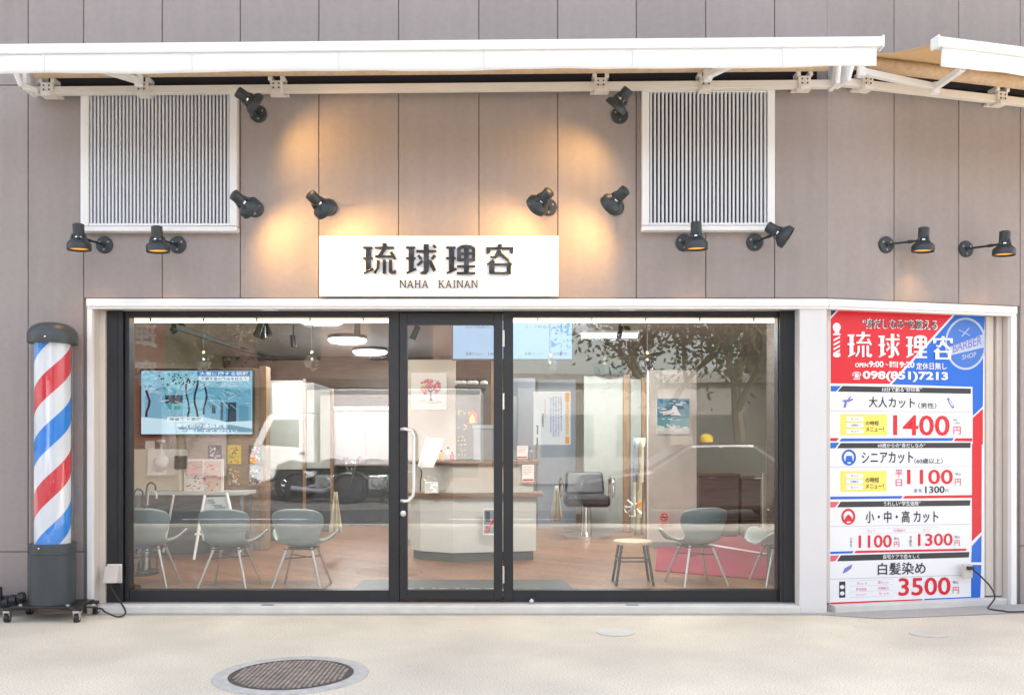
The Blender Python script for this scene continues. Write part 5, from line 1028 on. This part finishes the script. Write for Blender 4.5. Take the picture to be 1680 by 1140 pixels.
# ------------------------------------------------------------------ the street behind the camera (seen mirrored in the shop windows)
def mir(px, py, Yr):        # the point at street depth Yr whose mirror image falls on that photo pixel
    Zv = 2*(RY+.04)-Yr+CAMD; return Vector(((px-840)/F*Zv, Yr, CAMZ+(730-py)/F*Zv))
M['carwhite'] = mat('white_van_paint', (.74, .74, .73), .3, coat=.3); M['tyre'] = mat('tyre_rubber', (.02, .02, .021), .8); M['carglass'] = mat('dark_car_glass', (.03, .035, .04), .3); M['taxi'] = mat('maroon_car_paint', (.045, .03, .03), .25, coat=.6)
def wheel(par, c, r, w):
    c = Vector(c); o = MB().lathe([(r*.6, -w/2), (r*.95, -w/2), (r, -w/2+.03), (r, w/2-.03), (r*.95, w/2), (r*.6, w/2)], c, (0, 1, 0), 28).build('wheel', 'tyre', par, smooth=True)
    mb = MB(); mb.lathe([(r*.62, -w/2+.01), (r*.58, w/2+.005), (r*.2, w/2-.03), (.002, w/2-.02)], c, (0, 1, 0), 24)
    for k in range(8): an = k*math.pi/4; d = Vector((math.cos(an), 0, math.sin(an))); mb.tube([c+d*r*.15+Vector((0, w/2-.01, 0)), c+d*r*.55+Vector((0, w/2-.002, 0))], .03, 6)
    mb.build('rim', 'chrome', o, smooth=True)
# light truck facing left
Yt = -14.6; xa = mir(428, 0, Yt).x
t = thing('box_truck', (xa+2.2, Yt, 0), 'white light box truck parked across the street, mirrored in the left window', 'truck')
prof = [(xa, .55), (xa, 1.0), (xa+.06, 1.2), (xa+.42, 1.93), (xa+.55, 1.99), (xa+1.48, 1.99), (xa+1.48, .55), (xa+1.28, .5), (xa+1.2, .78), (xa+.95, .92), (xa+.65, .8), (xa+.55, .5), (xa+.3, .42)]
MB().prism([(x, Yt-1.0, z) for x, z in prof], (0, 2.0, 0)).build('cab', 'carwhite', t, bevel=.04)
MB().prism([(xa+.30, Yt+1.001, 1.28), (xa+.56, Yt+1.001, 1.84), (xa+1.15, Yt+1.001, 1.84), (xa+1.15, Yt+1.001, 1.22)], (0, .006, 0)).build('side_window', 'carglass', t)
MB().prism([(xa+.06, Yt-.85, 1.22), (xa+.06, Yt+.85, 1.22), (xa+.40, Yt+.8, 1.90), (xa+.40, Yt-.8, 1.90)], (-.012, 0, .006)).build('windscreen', 'carglass', t)
MB().box(xa+.5, xa+1.47, Yt-.95, Yt+.9, 2.001, 2.7).build('headboard_box', 'carwhite', t, bevel=.03)
MB().box(xa+1.62, xa+5.3, Yt-1.02, Yt+1.02, .86, 2.55).build('cargo_box', mat('pinkish_white_box', (.62, .57, .56), .45, var=.03, scale=2), t, bevel=.02)
mb = MB(); mb.box(xa+1.50, xa+5.2, Yt-.5, Yt+.5, .5, .855); mb.build('chassis', 'darkgrey', t)
mb = MB(); mb.box(xa+3.35, xa+3.38, Yt+1.021, Yt+1.03, .9, 2.5); mb.box(xa+1.64, xa+5.28, Yt+1.021, Yt+1.035, 2.44, 2.53); mb.box(xa+1.64, xa+5.28, Yt+1.021, Yt+1.035, .88, .95); mb.build('box_trim', 'grey_alu', t)
MB().box(xa+.02, xa+.16, Yt+1.001, Yt+1.03, .85, .98).build('indicator', 'print_orange', t); MB().box(xa+1.16, xa+1.28, Yt+1.001, Yt+1.03, 1.08, 1.12).build('door_handle', 'darkgrey', t)
for x in (xa+.92, xa+4.1):
    for s_ in (-.85, .85): wheel(t, (x, Yt+s_, .36), .36, .2)
# motorcycles at the far kerb
def moto():
    t = thing('motorcycle', (0, 0, 0), '', 'motorcycle', 'motorcycles across the street')
    for x in (-.68, .68):
        mb = MB(); n = 24; mb.lathe([(.24, -.06), (.30, -.05), (.31, 0), (.30, .05), (.24, .06)], (x, 0, .31), (0, 1, 0), n, 0); mb.lathe([(.24, -.03), (.24, .03), (.2, .03), (.2, -.03)], (x, 0, .31), (0, 1, 0), n, 1)
        for k in range(5): d = Vector((math.cos(k*1.256), 0, math.sin(k*1.256))); mb.tube([Vector((x, 0, .31)), Vector((x, 0, .31))+d*.21], .015, 6, 1)
        mb.build('wheel', ['tyre', 'chrome'], t, smooth=True, local=True)
    mb = MB(); mb.ball((.15, 0, .83), .26, (1.1, .55, .6), 16); mb.build('fuel_tank', 'black', t, smooth=True, local=True)
    mb = MB(); mb.ball((-.35, 0, .80), .3, (1.3, .5, .35), 14); mb.tube([(-.6, 0, .84), (-.8, 0, .93)], .07, 8, r1=.03); mb.build('saddle', 'darkgrey', t, smooth=True, local=True)
    mb = MB(); mb.box(-.2, .25, -.16, .16, .3, .62); mb.cyl((.05, -.2, .48), (.05, .2, .48), .13, n=18); mb.tube([(.2, .17, .35), (0, .2, .26), (-.75, .2, .34)], .05, 10, r1=.06); mb.build('engine', 'grey_alu', t, bevel=.03, local=True)
    mb = MB()
    for y in (-.1, .1): mb.tube([(.68, y, .31), (.46, y, .98)], .025, 8)
    mb.tube([(.40, -.36, 1.04), (.46, -.15, 1.0), (.46, .15, 1.0), (.40, .36, 1.04)], .014, 8); mb.tube([(-.68, .08, .31), (-.2, .1, .38)], .03, 8); mb.build('fork', 'chrome', t, smooth=True, local=True)
    mb = MB(); mb.ball((.58, 0, .88), .1, (1, 1, 1), 12); mb.build('headlight', 'chrome', t, smooth=True, local=True)
    for x, a0 in ((.68, .4), (-.68, 1.0)):
        mb = MB(); mb.tube([(x+.35*math.cos(a0+k*.22), 0, .31+.35*math.sin(a0+k*.22)) for k in range(8)], .05, 8); mb.build('mudguard', 'black', t, smooth=True, local=True)
    return t
mo = moto(); q = mir(535, 0, -12.9); mo.location = (q.x, -12.9, 0); mo.rotation_euler = (0, 0, R(12)); mo['label'] = 'black motorcycle mirrored left of the door, nearer the truck cab'
q = mir(622, 0, -12.7); dup(mo, (q.x, -12.7, 0), R(168), 'black motorcycle mirrored left of the door, farther from the truck cab')
# taxi
Yc = -9.6; xc = mir(1150, 0, Yc).x; zr = -.12
t = thing('taxi', (xc, Yc, zr), 'dark maroon taxi saloon with a yellow roof lamp, mirrored in the right window', 'car')
side = [(-2.25, .30), (-2.3, .55), (-2.22, .78), (-1.55, .90), (-1.05, .95), (-.35, 1.40), (.75, 1.42), (1.35, 1.02), (2.1, .95), (2.28, .72), (2.25, .32), (1.75, .28), (1.68, .45), (1.4, .62), (1.12, .45), (1.05, .26), (-1.0, .26), (-1.07, .45), (-1.35, .62), (-1.63, .45), (-1.7, .28)]
MB().prism([(xc+x, Yc-.85, zr+z) for x, z in side], (0, 1.7, 0)).build('body', 'taxi', t, bevel=.07)
for k, poly in enumerate(([(-.93, .97), (-.33, 1.34), (.15, 1.36), (.15, .98)], [(.21, .98), (.21, 1.36), (.70, 1.36), (1.2, 1.02)])):
    MB().prism([(xc+x, Yc+.851, zr+z) for x, z in poly], (0, .006, 0)).build('side_window', 'carglass', t)
MB().prism([(xc-1.06, Yc-.7, zr+.99), (xc-1.06, Yc+.7, zr+.99), (xc-.40, Yc+.62, zr+1.385), (xc-.40, Yc-.62, zr+1.385)], (-.012, 0, .014)).build('windscreen', 'carglass', t)
MB().prism([(xc+.80, Yc-.62, zr+1.41), (xc+.80, Yc+.62, zr+1.41), (xc+1.33, Yc+.7, zr+1.05), (xc+1.33, Yc-.7, zr+1.05)], (.012, 0, .014)).build('rear_window', 'carglass', t)
for x in (-1.35, 1.4):
    for s_ in (-.74, .74): wheel(t, (xc+x, Yc+s_, zr+.31), .31, .2)
for s_ in (-.6, .6): MB().ball((xc-2.22, Yc+s_, zr+.66), .1, (.5, 1.4, .8)).build('headlight', 'chrome', t, smooth=True)
for x in (-.05, .75): MB().box(xc+x, xc+x+.14, Yc+.851, Yc+.87, zr+.80, zr+.825).build('door_handle', 'chrome', t)
mb = MB(); mb.lathe([(.10, 0), (.13, .02), (.12, .12), (.06, .17), (.002, .18)], (xc+.1, Yc, zr+1.421), (0, 0, 1), 20); mb.build('roof_lamp', mat('yellow_roof_lamp', (.75, .50, .02), .4), t, smooth=True)
MB().box(xc-2.31, xc-2.302, Yc-.17, Yc+.17, zr+.42, zr+.52).build('number_plate', 'paper', t)
# red banner on a pole near the shop's left side
q = mir(259, 590, -3.2); t = thing('shop_banner', (q.x, q.y, 0), 'red upright banner with white characters, mirrored at the left edge of the left window', 'banner')
mb = MB(); mb.cyl((q.x-.30, q.y, .0), (q.x-.30, q.y, 2.9), .014); mb.cyl((q.x-.32, q.y, 2.86), (q.x+.28, q.y, 2.86), .008); mb.lathe([(.2, 0), (.2, .1), (.05, .14)], (q.x-.3, q.y, 0), (0, 0, 1), 24); mb.build('pole', 'white_alu', t, smooth=True)
vs, fs = [], []
for j in range(15):
    for i in range(7): vs.append((q.x-.28+.055*i, q.y+.03*math.sin(j*.5+i*.4), 2.84-.115*j))
for j in range(14):
    for i in range(6): a = j*7+i; fs.append((a, a+1, a+8, a+7))
MB().add(vs, fs).build('cloth', mat('red_banner_cloth', (.50, .02, .03), .8), t, smooth=True)
mb = MB()
for k, chn in enumerate('理容'): mb.text(chn, lambda u, v: Vector((q.x+.01-.26*u, q.y+.05, 2.35-.4*k+.3*v)), .02)
mb.build('lettering', 'print_white', t)
# trees
def tree(name, lab, x, y, h, cr, seed, dens, sparse=False):
    rt = random.Random(seed); t = thing(name, (x, y, 0), lab, 'tree', 'street trees')
    mb = MB(); tips = []
    def grow(p, d, ln, r, lev):
        pts = [p]; q = Vector(p); dd = Vector(d)
        for k in range(4): dd = (dd+Vector((rt.uniform(-.22, .22), rt.uniform(-.22, .22), rt.uniform(-.05, .15)))).normalized(); q = q+dd*ln/4; pts.append(q)
        mb.tube(pts, r, 7, r1=r*.6); tips.extend(pts[2:] if lev else [])
        if lev < 3:
            for k in range(3 if lev else 4): an = rt.uniform(0, 6.28); nd = (dd*.6+Vector((math.cos(an), math.sin(an), rt.uniform(.1, .7)))*.8).normalized(); grow(pts[-1] if k else pts[-2], nd, ln*rt.uniform(.55, .75), r*.55, lev+1)
    grow(Vector((x, y, -.05)), (0.05, 0, 1), h*.42, .17, 0); mb.build('trunk', mat('bark_'+lab[:4], (.10, .08, .06), .9, var=.3, scale=8, bump=1, bscale=30), t, smooth=True)
    mb = MB()
    for k in range(dens):
        b = rt.choice(tips); s_ = rt.uniform(.03, .085); p = b+Vector((rt.gauss(0, cr), rt.gauss(0, cr), rt.gauss(0, cr*.7))); u = Vector((rt.gauss(0, 1), rt.gauss(0, 1), rt.gauss(0, 1))).normalized(); w_ = u.orthogonal().normalized()
        mb.poly([p-u*s_*1.4, p+w_*s_*.6, p+u*s_*1.4, p-w_*s_*.6], rt.randrange(3))
    mb.build('crown', ['leaf_a', 'leaf_b', 'leaf_c'], t)
M['leaf_a'] = mat('dark_leaf', (.025, .05, .02), .5); M['leaf_b'] = mat('mid_leaf', (.05, .085, .03), .5); M['leaf_c'] = mat('olive_leaf', (.09, .10, .04), .55)
q = mir(1212, 0, -13.2); tree('street_tree', 'leafy street tree across the road, mirrored in the right window', q.x, q.y, 6.5, .42, 11, 9000)
q = mir(1060, 0, -15.5); tree('street_tree', 'thin leafed street tree farther back, mirrored beside the oak posts', q.x, q.y, 6.0, .5, 23, 4000)
q = mir(300, 0, -17.5); tree('street_tree', 'street tree behind the white truck, mirrored in the left window', q.x, q.y, 6.5, .5, 31, 5000)
def shrub(lab, x, y, r, n, seed):
    rt = random.Random(seed); t = thing('shrub', (x, y, 0), lab, 'shrub', 'low shrubs along the kerbs'); mb = MB(); mb2 = MB()
    for k in range(7): an = k*.9; mb2.tube([(x, y, 0), (x+r*.4*math.cos(an), y+r*.4*math.sin(an), r*.9)], .008, 5)
    mb2.build('stem', 'earth', t)
    for k in range(n):
        p = Vector((x+rt.gauss(0, r*.45), y+rt.gauss(0, r*.4), abs(rt.gauss(r*.55, r*.35)))); u = Vector((rt.gauss(0, 1), rt.gauss(0, 1), rt.gauss(0, 1))).normalized(); w_ = u.orthogonal().normalized(); s_ = rt.uniform(.03, .07); mb.poly([p-u*s_*1.5, p+w_*s_*.5, p+u*s_*1.5, p-w_*s_*.5], rt.randrange(3))
    mb.build('foliage', ['leaf_a', 'leaf_b', 'leaf_c'], t)
q = mir(668, 0, -12.45); shrub('leafy shrub at the far kerb below the mirrored motorcycles', q.x, -12.5, .6, 500, 3)
q = mir(1250, 0, -12.5); shrub('leafy shrub at the far kerb under the mirrored tree', q.x, -12.6, .7, 500, 4)
# buildings across the street
M['brownfacade'] = mat('brown_tile_facade', (.16, .105, .08), .6, var=.12, scale=3); M['greyfacade'] = mat('grey_render', (.22, .20, .19), .8, var=.08); M['shutter'] = mat('mauve_shutter', (.34, .28, .28), .5, var=.04)
def block(lab, x0, x1, y0, z1, fm, bays, roof=None):
    t = thing('facing_building', ((x0+x1)/2, y0, 0), lab, 'building', 'buildings across the street')
    MB().box(x0, x1, y0-9, y0, -.05, z1).build('wall', fm, t)
    MB().box(x0-.2, x1+.2, y0-9.2, y0+(.9 if roof else .25), z1+.001, z1+.3).build('roof', 'greyfacade', t)
    if roof: MB().box(x0+.2, x1-.2, y0+.002, y0+1.2, 2.95, 3.2).build('canopy', 'brownwood', t)
    for (a, b, za, zb_, m1) in bays:
        o = MB().box(a, b, y0+.001, y0+.06, za, zb_).build('window' if m1 == 'carglass' else 'shutter', 'darkgrey', t); MB().box(a+.06, b-.06, y0+.061, y0+.07, za+.06, zb_-.06).build('pane' if m1 == 'carglass' else 'slats', m1, o)
block('brown tiled building across the street with a deep canopy', -16, -.6, -20.5, 6.8, 'brownfacade', [(-14.5+3.4*k, -12+3.4*k, .3, 2.7, 'shutter' if k % 2 else 'carglass') for k in range(4)]+[(-14.5+3.4*k, -12.6+3.4*k, 3.9, 5.6, 'carglass') for k in range(4)], True)
block('low grey building across the street behind the mirrored taxi', .2, 9.0, -24, 3.4, 'greyfacade', [(1+2.6*k, 2.8+2.6*k, .9, 2.3, 'carglass') for k in range(3)])
block('brown building farther right across the street', 9.4, 22, -20.5, 7.5, 'brownfacade', [(10.5+3.4*k, 12.8+3.4*k, .3, 2.6, 'carglass') for k in range(3)]+[(10.5+3.4*k, 12.4+3.4*k, 4, 5.8, 'carglass') for k in range(3)])
block('grey block of flats far left across the street', -34, -16.4, -20.5, 9, 'greyfacade', [(-33+3.4*k, -31+3.4*k, z_, z_+1.6, 'carglass') for k in range(5) for z_ in (1, 4, 6.6)])
